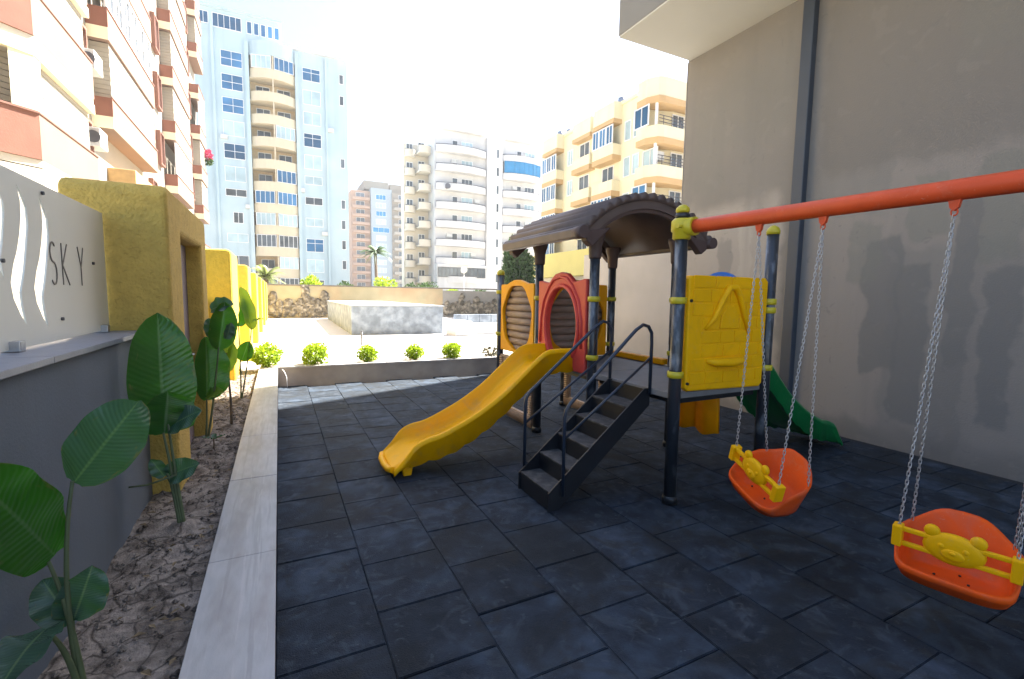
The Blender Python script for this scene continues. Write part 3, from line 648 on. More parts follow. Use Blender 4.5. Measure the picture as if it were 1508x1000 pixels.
# swing beam with clamps; it runs on to an A-frame outside the picture
BZ = 2.335
bdir = Vector((.20, -1.91, 0)).normalized()
bs = Vector((X0+.012, YS[0]-.02, BZ)); be = bs+bdir*3.35
beam = MB().tube([bs+bdir*.03, be], .0545, 20).build('swing_beam', beam_m, ps)
cl_ = MB(); cl_.lathe(X0, YS[0], [(.058, BZ-.1), (.072, BZ-.09), (.072, BZ-.04), (.085, BZ-.03), (.085, BZ+.05), (.066, BZ+.07)]); cl_.tube([bs-bdir*.02, bs+bdir*.1], .074, 14)
cl_.tube([(X0-.06, YS[0]-.05, BZ), (X0-.1, YS[0]-.05, BZ)], .016, 8)
cl_.build('beam_clamp', lime_m, pE)
kn = MB(); kn.lathe(X0, YS[0], [(.055, BZ+.071), (.06, BZ+.095), (.05, BZ+.115)]); kn.build('collar', black_m, pE)
MB().lathe(X0, YS[0], [(.045, BZ+.116), (.056, BZ+.13), (.052, BZ+.155), (.028, BZ+.178), (.004, BZ+.184)]).build('cap', lime_m, pE)
for s_ in (-1, 1):
    MB().tube([be-bdir*.05+Vector((0, 0, -.02)), be+Vector((s_*.75, 0, 0))+Vector((0, -.05, -BZ))], .045, 14).build('beam_leg', post_m, ps)
def hanger(y_):
    t = (bs.y-y_)/-bdir.y; p_ = bs+bdir*t
    b = MB(); b.prism([(p_.y-.026, BZ-.05), (p_.y+.026, BZ-.05), (p_.y+.018, BZ-.09), (p_.y, BZ-.108), (p_.y-.018, BZ-.09)], 0, p_.x-.012, p_.x+.012)
    ring = [(p_.x, p_.y+.014*math.cos(a), BZ-.113+.018*math.sin(a)) for a in [2*math.pi*k/10 for k in range(10)]]
    b.tube(ring, .004, 6, closed=True)
    b.build('hanger', beam_m, beam)
    return Vector((p_.x, p_.y, BZ-.125))
# swings
def link_chain(a, b_, pitch=.0235):
    a = Vector(a); b_ = Vector(b_); d = b_-a; n_ = int(d.length/pitch); t = d.normalized(); s1 = t.orthogonal().normalized(); s2 = t.cross(s1)
    # slack: small sideways wobble
    m = MB()
    for i in range(n_):
        p_ = a+d*((i+.5)/n_); s = s1 if i % 2 else s2
        hl, hw = pitch*.68, .0066
        ring = [p_+t*(hl-hw)*(1 if math.sin(q) > 0 else -1)+t*hw*math.sin(q)+s*hw*math.cos(q) for q in [2*math.pi*(k+.5)/8 for k in range(8)]]
        m.tube(ring, .0023, 4, closed=True)
    return m
def make_swing(hy, fc, bc, ux, label):
    """fc: middle of the guard; bc: middle of the top back edge; ux: unit vector along the seat's width"""
    fc = Vector(fc); bc = Vector(bc); ux = Vector(ux).normalized()
    fwd = (fc-bc); fwd -= ux*fwd.dot(ux); fwd.z *= .0; fwd -= ux*fwd.dot(ux); fwd.normalize(); uz = fwd.cross(ux); 
    if uz.z < 0: uz = -uz
    org = (fc+bc)/2; org = org-uz*((org-fc).dot(uz)+.20)          # seat reference: 20 cm under the guard
    def W(u, f, z): return org+ux*u+fwd*f+uz*z
    root = empty('swing', (org.x, org.y, org.z), label, 'swing', 'bucket swings on the orange beam')
    hw, dp = .228, .155
    # shell: plan outline (angle) with wall height
    b = MB(); b.smooth = True; K = 56
    def plan(a, s=1.0):
        c_, s_ = math.cos(a), math.sin(a); e = 2/3.2
        return (hw*s*math.copysign(abs(c_)**e, c_), dp*s*math.copysign(abs(s_)**e, s_))   # +f is the front
    rings = []
    for (sc, kind) in ((0.02, 'bi'), (.6, 'bi'), (.84, 'bi'), (.93, 'wi'), (.955, 'ti'), (1.0, 'tt'), (1.045, 'to'), (1.04, 'tl'), (.99, 'wo'), (.90, 'bo'), (.6, 'bo'), (.02, 'bo')):
        rg = []
        for k in range(K):
            a = 2*math.pi*k/K; u, f = plan(a, sc); back = .5-.5*math.sin(a)   # 1 at back
            # rim height
            side = max(0, -math.sin(a))
            top = .05+.15*(1/(1+math.exp(-(back-.42)*15)))+.095*math.exp(-((a-1.5*math.pi)/.60)**2)
            dish = .0+.0*back
            z = {'bi': .0+.012*(sc**2), 'wi': .05+.25*(top-.05), 'ti': top-.012, 'tt': top+.008, 'to': top-.004, 'tl': top-.026, 'wo': .02, 'bo': -.028+.012*sc}[kind]
            lean = -.045*max(0, z)/.2*(back) - .0
            rg.append(W(u, f+lean, z))
        rings.append(rg)
    vs = [v for r in rings for v in r]; fs = []
    for i in range(len(rings)-1):
        for k in range(K): fs.append((i*K+k, i*K+(k+1) % K, (i+1)*K+(k+1) % K, (i+1)*K+k))
    b.add(vs, fs); seat = b.build('seat', seat_m, root)
    for (u, f) in ((-.06, .02), (.07, .02), (-.02, -.06)):
        MB().tube([W(u, f, .008), W(u, f, .0145)], .006, 8).build('drain_hole', black_m, seat)
    # guard: end sleeves, bars and a bear-shaped plate
    g = MB(); gz = .20; gf = dp*.62
    def gbox(u0, u1, z0, z1, f0, f1):
        g.add([W(u, f, z) for z in (z0, z1) for u, f in ((u0, f0), (u1, f0), (u1, f1), (u0, f1))], [(3, 2, 1, 0), (4, 5, 6, 7), (0, 1, 5, 4), (1, 2, 6, 5), (2, 3, 7, 6), (3, 0, 4, 7)])
    for s_ in (-1, 1):
        a0, a1 = sorted((s_*(hw-.03), s_*(hw+.012))); gbox(a0, a1, gz-.062, gz+.05, gf-.035, gf+.03)
    for z0 in (gz-.055, gz+.022): gbox(-hw+.025, hw-.025, z0, z0+.024, gf-.008, gf+.018)
    guard = g.build('guard_bar', guard_m, root, .006)
    h = MB(); h.smooth = True
    def lens(cu, cz_, ru, rz_, f0, th, nseg=24):
        rr = [(1.0, 0), (1.0, th*.5), (.92, th*.8), (.7, th), (.35, th*1.12), (.02, th*1.16)]
        vs = [W(cu+ru*s*math.cos(2*math.pi*k/nseg), f0+t_, cz_+rz_*s*math.sin(2*math.pi*k/nseg)) for s, t_ in rr for k in range(nseg)]
        fs = [(i*nseg+k, i*nseg+(k+1) % nseg, (i+1)*nseg+(k+1) % nseg, (i+1)*nseg+k) for i in range(len(rr)-1) for k in range(nseg)]
        fs.append(list(range(nseg))[::-1]); fs.append([(len(rr)-1)*nseg+k for k in range(nseg)])
        h.add(vs, fs)
    lens(0, gz, .118, .078, gf-.006, .03); lens(-.085, gz+.068, .032, .032, gf-.004, .022, 14); lens(.085, gz+.068, .032, .032, gf-.004, .022, 14)
    lens(0, gz-.022, .045, .03, gf+.018, .016, 16)
    for s_ in (-1, 1): lens(s_*.045, gz+.012, .014, .014, gf+.02, .010, 10)
    lens(0, gz-.01, .012, .009, gf+.032, .01, 10)
    h.build('bear_plate', guard_m, guard)
    hs = [hanger(y_) for y_ in hy]
    for s_, hg in zip((1, -1), hs) if ux.y > 0 else zip((-1, 1), hs):
        link_chain(hg, W(s_*(hw-.012), gf, gz+.03)).build('chain', chain_m, root, fix=False)
        link_chain(hg, W(s_*(hw-.03), -dp*.72-.03, .205)).build('chain', chain_m, root, fix=False)
    return root
make_swing((2.23, 1.82), (2.80, 1.98, .60), (3.05, 1.94, .71), (.12, .42, .125), 'orange bucket swing with yellow bear bar hanging crooked, nearer the tower')
make_swing((1.20, .80), (2.95, 1.0, .525), (3.2, 1.06, .70), (-.10, .40, .0), 'orange bucket swing with yellow bear bar, cut by the right edge')

# ================================================================== PLANTS
def leaf_mesh(b, base, tip, wd, nrm, fold=.25, droop=.1, wave=.010, n_=20, m_=5):
    """broad paddle leaf from base to tip; nrm is the side its upper face looks to"""
    base = Vector(base); tip = Vector(tip); ax = tip-base; L = ax.length; t = ax.normalized()
    nrm = Vector(nrm); nrm = (nrm-t*nrm.dot(t)).normalized(); s = t.cross(nrm).normalized()
    i0 = len(b.v); ph = random.uniform(0, 6)
    for i in range(n_+1):
        u = i/n_; hw = wd/2*max(0, 1-abs(2*(.015+.985*u)**.86-1)**2.3)**.62
        if i == n_: hw = .004
        c = base+ax*u-nrm*droop*L*(u*u)+nrm*droop*L*.45*u
        for j in range(-m_, m_+1):
            v = j/m_; q = c+s*hw*v+nrm*(fold*abs(v)**1.3*hw)+nrm*wave*math.sin(u*17+ph+v*2)*abs(v)
            b.v.append(q); b.uv[len(b.v)-1] = (v, u-abs(v)*.13)
    k = 2*m_+1
    for i in range(n_):
        for j in range(k-1):
            b.f.append([i0+i*k+j, i0+i*k+j+1, i0+(i+1)*k+j+1, i0+(i+1)*k+j]); b.mi.append(b.cur); b.sm.append(True)
def leaf_obj(parent, m, *a, **k):
    b = MB(); leaf_mesh(b, *a, **k); uv = dict(b.uv)
    o = b.build('leaf', m, parent, fix=False); me = o.data; l = me.uv_layers.new(name='UVMap')
    for lp in me.loops: l.data[lp.index].uv = uv[lp.vertex_index]
    # midrib
    base, tip = Vector(a[0]), Vector(a[1])
    return o
def bez(p0, p1, p2, n_=10):
    p0, p1, p2 = map(Vector, (p0, p1, p2)); return [p0*(1-t)**2+p1*2*t*(1-t)+p2*t*t for t in [i/n_ for i in range(n_+1)]]
def stem(parent, a, c, b_, r0=.011, r1=.006):
    pts = bez(a, c, b_); MB().tube(pts, [r0+(r1-r0)*i/10 for i in range(11)], 8).build('stem', stem_m, parent)
TO = Vector((.35, -.85, .35))      # roughly towards the path side
pl = empty('banana_plant', (-.69, 2.1, .28), 'large leaved plant nearest the front of the soil bed, under the sign', 'plant', 'large leaved plants along the soil bed')
stem(pl, (-.67, 2.10, .27), (-.70, 2.12, .6), (-.75, 2.12, .80)); leaf_obj(pl, leafg_m, (-.74, 2.14, .81), (-.76, 1.76, 1.25), .25, (.85, -.45, .05), fold=.08, droop=.05)
stem(pl, (-.68, 2.11, .27), (-.73, 2.10, .7), (-.69, 2.18, 1.06)); leaf_obj(pl, leafb_m, (-.69, 2.19, 1.05), (-.47, 2.08, 1.35), .22, (.2, -.85, .35), fold=-.25, droop=.10)
stem(pl, (-.69, 2.12, .27), (-.70, 2.12, .4), (-.705, 2.14, .55), .012); leaf_obj(pl, leafb_m, (-.705, 2.15, .55), (-.64, 2.14, .74), .15, (.3, -.9, .25), fold=.35)
leaf_obj(pl, leafb_m, (-.71, 2.15, .54), (-.80, 2.20, .70), .14, (.2, -.9, .3), fold=.3)
stem(pl, (-.68, 2.09, .27), (-.70, 2.08, .50), (-.74, 2.03, .60), .012); leaf_obj(pl, leafb_m, (-.74, 2.04, .60), (-.74, 1.72, .66), .15, (0, -.35, .9), fold=.3, droop=.25)
pl = empty('banana_plant', (-.59, 3.44, .28), 'plant with one broad upright green leaf in front of the portal foot', 'plant', 'large leaved plants along the soil bed')
for dx, tp in ((0, (-.67, 3.52, .88)), (.012, (-.64, 3.50, .95)), (-.01, (-.66, 3.5, .62))):
    stem(pl, (-.58+dx, 3.43, .27), (-.62+dx, 3.47, .6), tp, .012, .006)
leaf_obj(pl, leaf_m, (-.67, 3.54, .86), (-.68, 3.62, 1.62), .36, (.42, -.88, -.12), fold=.18, droop=.04, n_=18)
leaf_obj(pl, leaf_m, (-.66, 3.50, .88), (-.62, 3.46, 1.14), .30, (.42, -.88, .2), fold=.35, droop=.1)
leaf_obj(pl, leafb_m, (-.65, 3.52, .90), (-.47, 3.44, 1.02), .16, (-.3, -.8, .5), fold=.3, droop=.2)
leaf_obj(pl, leafb_m, (-.66, 3.50, .60), (-.49, 3.42, .68), .15, (-.1, -.85, .45), fold=.3, droop=.2)
leaf_obj(pl, leafb_m, (-.67, 3.50, .60), (-.73, 3.48, .72), .09, (-.1, -.85, .45), fold=.3, droop=.2)
MB().tube([(-.86, 3.5, .56), (-.75, 3.47, .57), (-.6, 3.44, .62)], .006, 6).build('stake', stem_m, pl)
pl = empty('banana_plant', (-.68, 5.32, .28), 'plant with folded dark green leaves standing beside the plum door', 'plant', 'large leaved plants along the soil bed')
stem(pl, (-.68, 5.32, .25), (-.66, 5.34, .5), (-.66, 5.36, .72)); leaf_obj(pl, leaf_m, (-.66, 5.36, .70), (-.64, 5.40, 1.32), .34, (.6, -.78, .1), fold=.6, droop=.06)
stem(pl, (-.67, 5.33, .25), (-.58, 5.34, .8), (-.54, 5.34, 1.22)); leaf_obj(pl, leaf_m, (-.54, 5.34, 1.20), (-.47, 5.35, 1.66), .24, (.3, -.9, .1), fold=.55, droop=.05)
leaf_obj(pl, leafb_m, (-.60, 5.42, 1.58), (-.42, 5.34, 1.66), .20, (-.2, -.7, .7), fold=.3, droop=.3)
leaf_obj(pl, leafb_m, (-.58, 5.40, 1.3), (-.62, 5.42, 1.5), .14, (.3, -.9, .2), fold=.3)
leaf_obj(pl, leafb_m, (-.47, 5.3, 1.30), (-.42, 5.28, 1.46), .10, (.5, -.8, .2), fold=.4)
leaf_obj(pl, leafy_m, (-.66, 5.34, .74), (-.52, 5.28, .80), .14, (.1, -.6, .8), fold=.3, droop=.2)
pl = empty('banana_plant', (-.50, 5.85, .28), 'thin brown stemmed plant between the portal and the second pillar', 'plant', 'large leaved plants along the soil bed')
MB().tube([(-.50, 5.85, .25), (-.50, 5.86, .6), (-.53, 5.9, 1.1)], [.014, .012, .008], 8).build('stem', trunk_m, pl)
leaf_obj(pl, leafy_m, (-.53, 5.9, 1.05), (-.56, 5.92, 1.42), .15, (.5, -.8, .1), fold=.5)
leaf_obj(pl, leafy_m, (-.53, 5.9, .9), (-.45, 5.85, 1.2), .12, (.4, -.8, .1), fold=.5)
pl = empty('banana_plant', (-.52, 7.25, .28), 'sunlit plant with two upright yellow green leaves by the yellow pillars', 'plant', 'large leaved plants along the soil bed')
stem(pl, (-.50, 7.23, .25), (-.48, 7.25, .8), (-.50, 7.29, 1.32)); leaf_obj(pl, leaf_m, (-.50, 7.29, 1.30), (-.45, 7.30, 1.68), .17, (.7, -.6, .1), fold=.8)
stem(pl, (-.50, 7.23, .25), (-.40, 7.22, .8), (-.34, 7.21, 1.28)); leaf_obj(pl, leafy_m, (-.34, 7.21, 1.26), (-.45, 7.30, 1.84), .20, (.6, -.75, .1), fold=.35, droop=.05)
leaf_obj(pl, leaf_m, (-.47, 7.23, .84), (-.38, 7.2, 1.10), .20, (.2, -.85, .4), fold=.4)
leaf_obj(pl, leafy_m, (-.36, 7.2, 1.35), (-.20, 7.1, 1.42), .07, (.1, -.4, .9), fold=.4)
sd_ = empty('seedling', (-.58, 5.05, .29), 'tiny grey green seedling in the soil near the portal', 'plant')
MB().tube([(-.58, 5.05, .27), (-.58, 5.05, .40)], .006, 6).build('stem', trunk_m, sd_)
for a in range(4): leaf_obj(sd_, leafb_m, (-.58, 5.05, .39), (-.58+.09*math.cos(a*1.6), 5.05+.09*math.sin(a*1.6), .42), .045, (0, 0, 1), n_=6, m_=2)

def leaf_cloud(n_, rx, rz, size, m, seed, shell=.55, lumps=7, lump_amp=.28, elong=1.6):
    rnd = random.Random(seed); b = MB()
    L = [(Vector((rnd.gauss(0, 1), rnd.gauss(0, 1), rnd.gauss(0, 1))).normalized(), rnd.uniform(-.3, 1)) for _ in range(lumps)]
    for q in range(n_):
        d = Vector((rnd.gauss(0, 1), rnd.gauss(0, 1), rnd.gauss(0, 1))).normalized()
        k = 1+lump_amp*max((max(0, d.dot(l))**5)*a for l, a in L)-lump_amp*.4
        r = (shell+(1-shell)*rnd.random()**.6)*k
        p_ = Vector((d.x*rx*r, d.y*rx*r, rz+d.z*rz*r))
        t = (d+Vector((rnd.uniform(-1, 1), rnd.uniform(-1, 1), rnd.uniform(-.6, 1)))*.8).normalized(); s = t.orthogonal(); s.rotate(Matrix.Rotation(rnd.uniform(0, 6.3), 3, t)); s.normalize()
        a = size*rnd.uniform(.6, 1.3); nn = t.cross(s)*a*.12
        b.add([p_-t*a*elong*.5, p_+s*a*.5+nn, p_+t*a*elong*.5, p_-s*a*.5+nn], [(0, 1, 2, 3)])
    return b.mesh('foliage', m)
bushme = [leaf_cloud(1700, .225, .20, .030, bush_m, s, .30, 14, .55) for s in (1, 2, 3)]
blabels = ['round bright shrub where the kerb meets the low wall', 'wide bright shrub on the low wall, second from the kerb', 'round bright shrub beside the thin grey bollard', 'small round bright shrub, second from the slide', 'round bright shrub on the low wall nearest the slide']
for i, (x, y, s, z) in enumerate(((-.27, 9.95, 1.12, .33), (.60, 10.05, 1.08, .335), (1.63, 10.05, .86, .335), (2.62, 10.02, .84, .335), (3.48, 10.0, .92, .335))):
    r_ = empty('shrub', (x, y, z), blabels[i], 'shrub', 'bright clipped shrubs along the low wall')
    f = link('foliage', bushme[i % 3], r_, (x, y, z), (0, 0, i*1.3)); f.scale = (1.22*s*(1.12 if i == 1 else 1), 1.1*s, s*1.1)
    b = MB()
    for k in range(5): b.tube([(x, y, z), (x+.1*math.cos(k*1.25), y+.1*math.sin(k*1.25), z+.2)], [.008, .004], 6)
    b.build('stem', trunk_m, r_)
# dry scraggly plant next to the slide
dp_ = empty('dry_plant', (4.42, 9.98, .34), 'dry grey straggling plant behind the top of the yellow slide', 'plant')
rn = random.Random(5)
for k in range(9):
    a = k*.75; e = (4.42+.28*math.cos(a), 9.98+.12*math.sin(a), .34+rn.uniform(.02, .3))
    MB().tube(bez((4.42, 9.98, .33), (4.42+.15*math.cos(a), 9.98+.05*math.sin(a), .6), e), [.018-.0014*i for i in range(11)], 6).build('stem', dry_m, dp_)
f = link('foliage', leaf_cloud(130, .25, .13, .045, mat('dry leaf', (.17, .16, .10), .9, .3), 9, .5), dp_, (4.42, 9.98, .34))
cb_ = MB().tube([(.02, 9.70, .33), (.05, 9.66, .30), (.09, 9.62, .2), (.10, 9.60, .005)], .006, 6).build('cable', wht_m); tag(cb_, 'thin white cable hanging down the corner of the low wall', 'cable')

# ================================================================== FAR SIDE OF THE PLAZA
bo = empty('bollard', (2.56, 16.9, 0), 'thin grey bollard standing alone on the bright paving', 'bollard')
MB().cyl(2.56, 16.9, 0, .46, .035, 12).build('tube', mat('grey bollard paint', (.10, .10, .105), .6), bo); MB().lathe(2.56, 16.9, [(.036, .461), (.03, .485), (.01, .495)]).build('cap', darkmetal_m, bo); MB().cyl(2.56, 16.9, 0, .012, .07, 12).build('base_plate', steel_m, bo)
fwl = empty('far_wall', (9, 37.6, 0), 'long cream painted wall with dark coping closing off the plaza', 'wall')
bx('painted_wall', -1.2, 12.2, 37.5, 37.8, -.2, 2.33, farw_m, fwl); bx('painted_wall', 12.203, 21, 37.47, 37.77, -.2, 2.2, fargrey_m, fwl)
for k in range(11): bx('coping_stone', -1.2+2.02*k, .81+2.02*k, 37.42, 37.85, 2.331, 2.42+random.uniform(0, .01), coping_m, fwl, .01)
random.seed(11)
rocks = []
for k in range(4):
    bmr = bmesh.new(); bmesh.ops.create_icosphere(bmr, subdivisions=2, radius=1)
    for v in bmr.verts: v.co *= 1+.45*noise.noise(v.co*1.3+Vector((k*7, 0, 0)))
    me = bpy.data.meshes.new('rock'); bmr.to_mesh(me); bmr.free(); me.materials.append(rock_m); rocks.append(me)
def rockfield(xa, xb, yw, z0, z1, peaks):
    n_ = int((xb-xa)/.42)
    for i in range(n_):
        x = xa+(i+.5)*(xb-xa)/n_; hmax = z0+(z1-z0)*(.62+.2*noise.noise((x*1.7, 0, 0)))
        for p_, h_ in peaks: hmax = max(hmax, h_-abs(x-p_)*2.0)
        z = z0
        while z < hmax-.1:
            r = random.uniform(.20, .36)
            o = link('rock', random.choice(rocks), fwl, (x+random.uniform(-.12, .12), yw, min(z+r*.6, hmax-.12)), (random.uniform(0, 6), random.uniform(0, 6), random.uniform(0, 6))); o.scale = (r*1.1, .22, r)
            o.rotation_euler = (0, random.uniform(0, 6), 0)
            z += r*1.05
rockfield(-.6, 3.25, 37.5, .15, 1.75, ((-.5, 2.0), (1.75, 2.2), (2.95, 2.0)))
rockfield(12.3, 17.5, 37.45, .3, 1.6, ((13.8, 1.95), (15.2, 1.7), (17.1, 1.95)))
rp = empty('ramp_parapet', (5, 25, 0), 'blue grey patchy parapet block of the garage ramp on the plaza', 'wall')
MB().prism([(2.8, 21.3), (6.85, 21.0), (6.85, 36), (3.12, 36)], 2, -.1, 1.24).build('wall', ramp_m, rp, .02)
MB().prism([(2.76, 21.26), (6.9, 20.96), (6.9, 36.05), (3.08, 36.05)], 2, 1.243, 1.30).build('coping', mat('parapet coping', (.30, .32, .35), .8), rp, .01)
lwp = empty('low_white_wall', (9.5, 20.2, 0), 'low white stepped wall to the right of the ramp parapet', 'low wall')
bx('wall', 7.6, 14, 20.0, 20.4, -.1, .52, white_m, lwp, .01); bx('wall', 6.86, 7.597, 19.2, 20.6, -.1, .66, white_m, lwp, .01)
for k in range(9): bx('block', 8.0+.66*k, 8.0+.66*k+.64, 22.5, 22.8, -.1, .82, ramp_m, lwp, .01)
la = empty('street_lamp', (15, 40, 0), 'white street lamp with a round globe in front of the white flats', 'street lamp')
MB().tube([(15, 40, 0), (15, 40, 3.8)], [.07, .05], 10).build('pole', wht_m, la); MB().lathe(15, 40, [(.05, 3.81), (.24, 3.9), (.29, 4.1), (.24, 4.3), (.05, 4.38)]).build('globe', wht_m, la)

def palm(name, x, y, h, r, m, label, nf=26, seed=1, tr=.2, droop=.9):
    rnd = random.Random(seed); root = empty(name, (x, y, 0), label, 'palm tree')
    MB().tube([(x, y, 0), (x+.1, y, h*.5), (x, y, h)], [tr*1.3, tr, tr*.9], 10).build('trunk', trunk_m, root)
    b = MB()
    for k in range(nf):
        a = rnd.uniform(0, 6.283); el = rnd.uniform(-.35, 1.25); L = r*rnd.uniform(.8, 1.1)
        d = Vector((math.cos(a)*math.cos(el), math.sin(a)*math.cos(el), math.sin(el)))
        pts = [Vector((x, y, h))+d*L*t-Vector((0, 0, droop*L*t*t*.6)) for t in [i/8 for i in range(9)]]
        b.tube(pts, [.03, .03, .025, .02, .02, .015, .012, .01, .005], 4)
        for i in range(1, 9):
            for s_ in (-1, 1):
                for q in range(3):
                    t = (pts[i]-pts[i-1]).normalized(); p_ = pts[i-1].lerp(pts[i], q/3); sd2 = t.cross(Vector((0, 0, 1))).normalized()*s_
                    lf = L*.26*(1-.5*i/8); e = p_+(sd2*.8+t*.6-Vector((0, 0, .45))).normalized()*lf; o2 = t*lf*.09
                    b.add([p_-o2, p_+o2, e], [(0, 1, 2)])
    b.build('crown', m, root, fix=False)
palm('palm_tree', 10.85, 60, 7.0, 2.1, palm_m, 'tall green palm in front of the distant salmon flats', 34, 2)
palm('palm_tree', -.95, 45, 3.2, 1.9, palm2_m, 'short pale bushy palm in front of the pale blue tower', 30, 4, .22, .7)
def tree(name, x, y, z0, h, r, m, label, n_, size, seed, th=None, cat='tree'):
    root = empty(name, (x, y, z0), label, cat)
    th = th if th is not None else h*.3
    b = MB(); b.tube([(x, y, z0-.3), (x+.05, y, z0+th), (x, y, z0+h*.7)], [max(.05, r*.09), max(.04, r*.07), .02], 8)
    rnd = random.Random(seed)
    for k in range(6): a = k*1.05; b.tube([(x, y, z0+th+k*.05*h), (x+r*.6*math.cos(a), y+r*.6*math.sin(a), z0+th+(h-th)*rnd.uniform(.4, .8))], [r*.04, .01], 6)
    b.build('trunk', trunk_m, root)
    f = link('crown', leaf_cloud(n_, r, (h-th*.7)/2, size, m, seed, .25, 12, .5), root, (x, y, z0+th*.7)); return root
tree('cypress_tree', 15.3, 30, 0, 6.0, 1.35, tree_m, 'dense dark green tree left of the tower roof', 5200, .16, 3, 1.2)
for i, (x, y, z0, h, r, m, lb) in enumerate((
    (2.25, 39.6, 1.7, 1.45, 1.0, bush_m, 'bright bush above the far wall below the pale blue tower'),
    (4.9, 40.5, 1.5, 1.2, 1.1, tree_m, 'dark flat bush above the far wall right of the bright bush'),
    (8.1, 41, 1.4, 2.0, 1.2, bush_m, 'yellow green bush above the far wall beside the tall palm'),
    (10.6, 42, 1.4, 1.4, 1.1, tree_m, 'dark bush above the far wall under the tall palm'),
    (12.3, 43, 1.4, 1.75, 1.5, tree_m, 'dark spreading bush above the far wall before the white flats'),
    (14.3, 41, 1.4, 1.2, .7, bush_m, 'small bright bush above the far wall beside the street lamp'),
    (17.0, 41, 1.4, 1.1, 1.2, tree_m, 'low dark hedge bush above the far wall right of the lamp'))):
    tree('bush', x, y, z0-1.4, h+1.4, r, m, lb, 1500, .13, 20+i, 1.2, 'bush')

# ================================================================== BUILDINGS
WC = {}
def window(parent, x, y, z, w_, h_, face, nx=2, nz=1, frame=wht_m, glass=glass_m, name='window', depth=.08, fr=.07, sash=0):
    """face: outward direction in degrees (-90 = -Y, 0 = +X, 180 = -X); x,y,z is the middle of the sill line on the wall"""
    key = (round(w_, 2), round(h_, 2), nx, nz, frame.name, glass.name, depth, fr, sash)
    if key not in WC:
        b = MB()
        b.box(-w_/2, w_/2, -depth, .0, 0, fr); b.box(-w_/2, w_/2, -depth, .0, h_-fr, h_); b.box(-w_/2, -w_/2+fr, -depth, 0, fr, h_-fr); b.box(w_/2-fr, w_/2, -depth, 0, fr, h_-fr)
        for i in range(1, nx): xx = -w_/2+w_*i/nx; b.box(xx-fr*.4, xx+fr*.4, -depth*.8, 0, fr, h_-fr)
        if sash: b.box(-w_/2+fr, w_/2-fr, -depth*.7, 0, h_*sash-.03, h_*sash+.03)
        g = MB().box(-w_/2+fr*.6, w_/2-fr*.6, -.02, 0, fr*.6, h_-fr*.6)
        WC[key] = (b.mesh(name, frame), g.mesh('pane', glass))
    f, g = WC[key]
    o = link(name, f, parent, (x, y, z), (0, 0, R(face+90)))
    gl = bpy.data.objects.new('pane', g); COL.objects.link(gl); gl.parent = o
    return o
def curved_slab(b, xc, yf, w_, bulge, z0, z1, th=None, k=10, dirn=-1):
    """front curve from xc-w/2 to xc+w/2 at y=yf, bulging by `bulge` towards -Y; solid back to yf+.05"""
    R_ = ((w_/2)**2+bulge**2)/(2*bulge); ha = math.asin(min(1, (w_/2)/R_)); pts = []
    for i in range(k+1):
        a = -ha+2*ha*i/k; pts.append((xc+R_*math.sin(a), yf-(R_*math.cos(a)-(R_-bulge))))
    b.prism(pts+[(xc+w_/2, yf+.05), (xc-w_/2, yf+.05)], 2, z0, z1)
    return pts
random.seed(21)
# ---- pale blue tower
bt = empty('apartment_tower', (1, 82, 0), 'pale blue apartment tower with a curved stack of cream balconies', 'apartment building')
BY = 74.7; FL = 2.953
bx('wall', -9.0, -2.75, BY, 92, -1, 35.4, bluewall_m, bt); bx('wall', 2.85, 9.7, BY, 92, -1, 35.4, bluewall_m, bt); bx('wall', -2.747, 2.847, BY+1.4, 91.9, -1, 35.39, mat('cream recess wall', (.60, .47, .30), .9), bt)
bx('wall', -2.747, 2.847, BY+.002, BY+1.397, 33.6, 35.39, bluewall_m, bt)
bx('pier', -3.2, -2.75, BY-.35, BY-.003, -1, 35.0, bluewall_m, bt); bx('pier', 2.85, 3.3, BY-.35, BY-.003, -1, 35.0, bluewall_m, bt)
bx('pier', -7.0, -6.7, BY-.3, BY-.003, -1, 36.5, bluewall_m, bt); bx('pier', 6.75, 7.0, BY-.3, BY-.003, -1, 35.0, bluewall_m, bt)
MB().box(-8.95, 1.0, BY+.05, 88, 35.403, 38.35).build('penthouse', bluewall_m, bt); bx('roof_slab', -9.2, 1.3, BY-.3, 88.3, 38.353, 38.6, bluewall_m, bt)
bx('roof_slab', 1.31, 9.9, BY-.2, 92.2, 35.403, 35.62, white_m, bt)
window(bt, -5.1, BY+.05, 36.1, 3.3, 1.75, -90, 5, 1); window(bt, -8.0, BY+.05, 36.3, 1.7, 1.5, -90, 3, 1)
for k in range(5): window(bt, -2.55+.82*k, BY+.05, 36.15, .62, 1.6, -90, 1, 1)
for k in range(3): MB().box(2.2+1.7*k, 3.2+1.7*k, BY+1, BY+2, 35.63, 36.3+.2*k).build('roof_vent', white_m, bt)
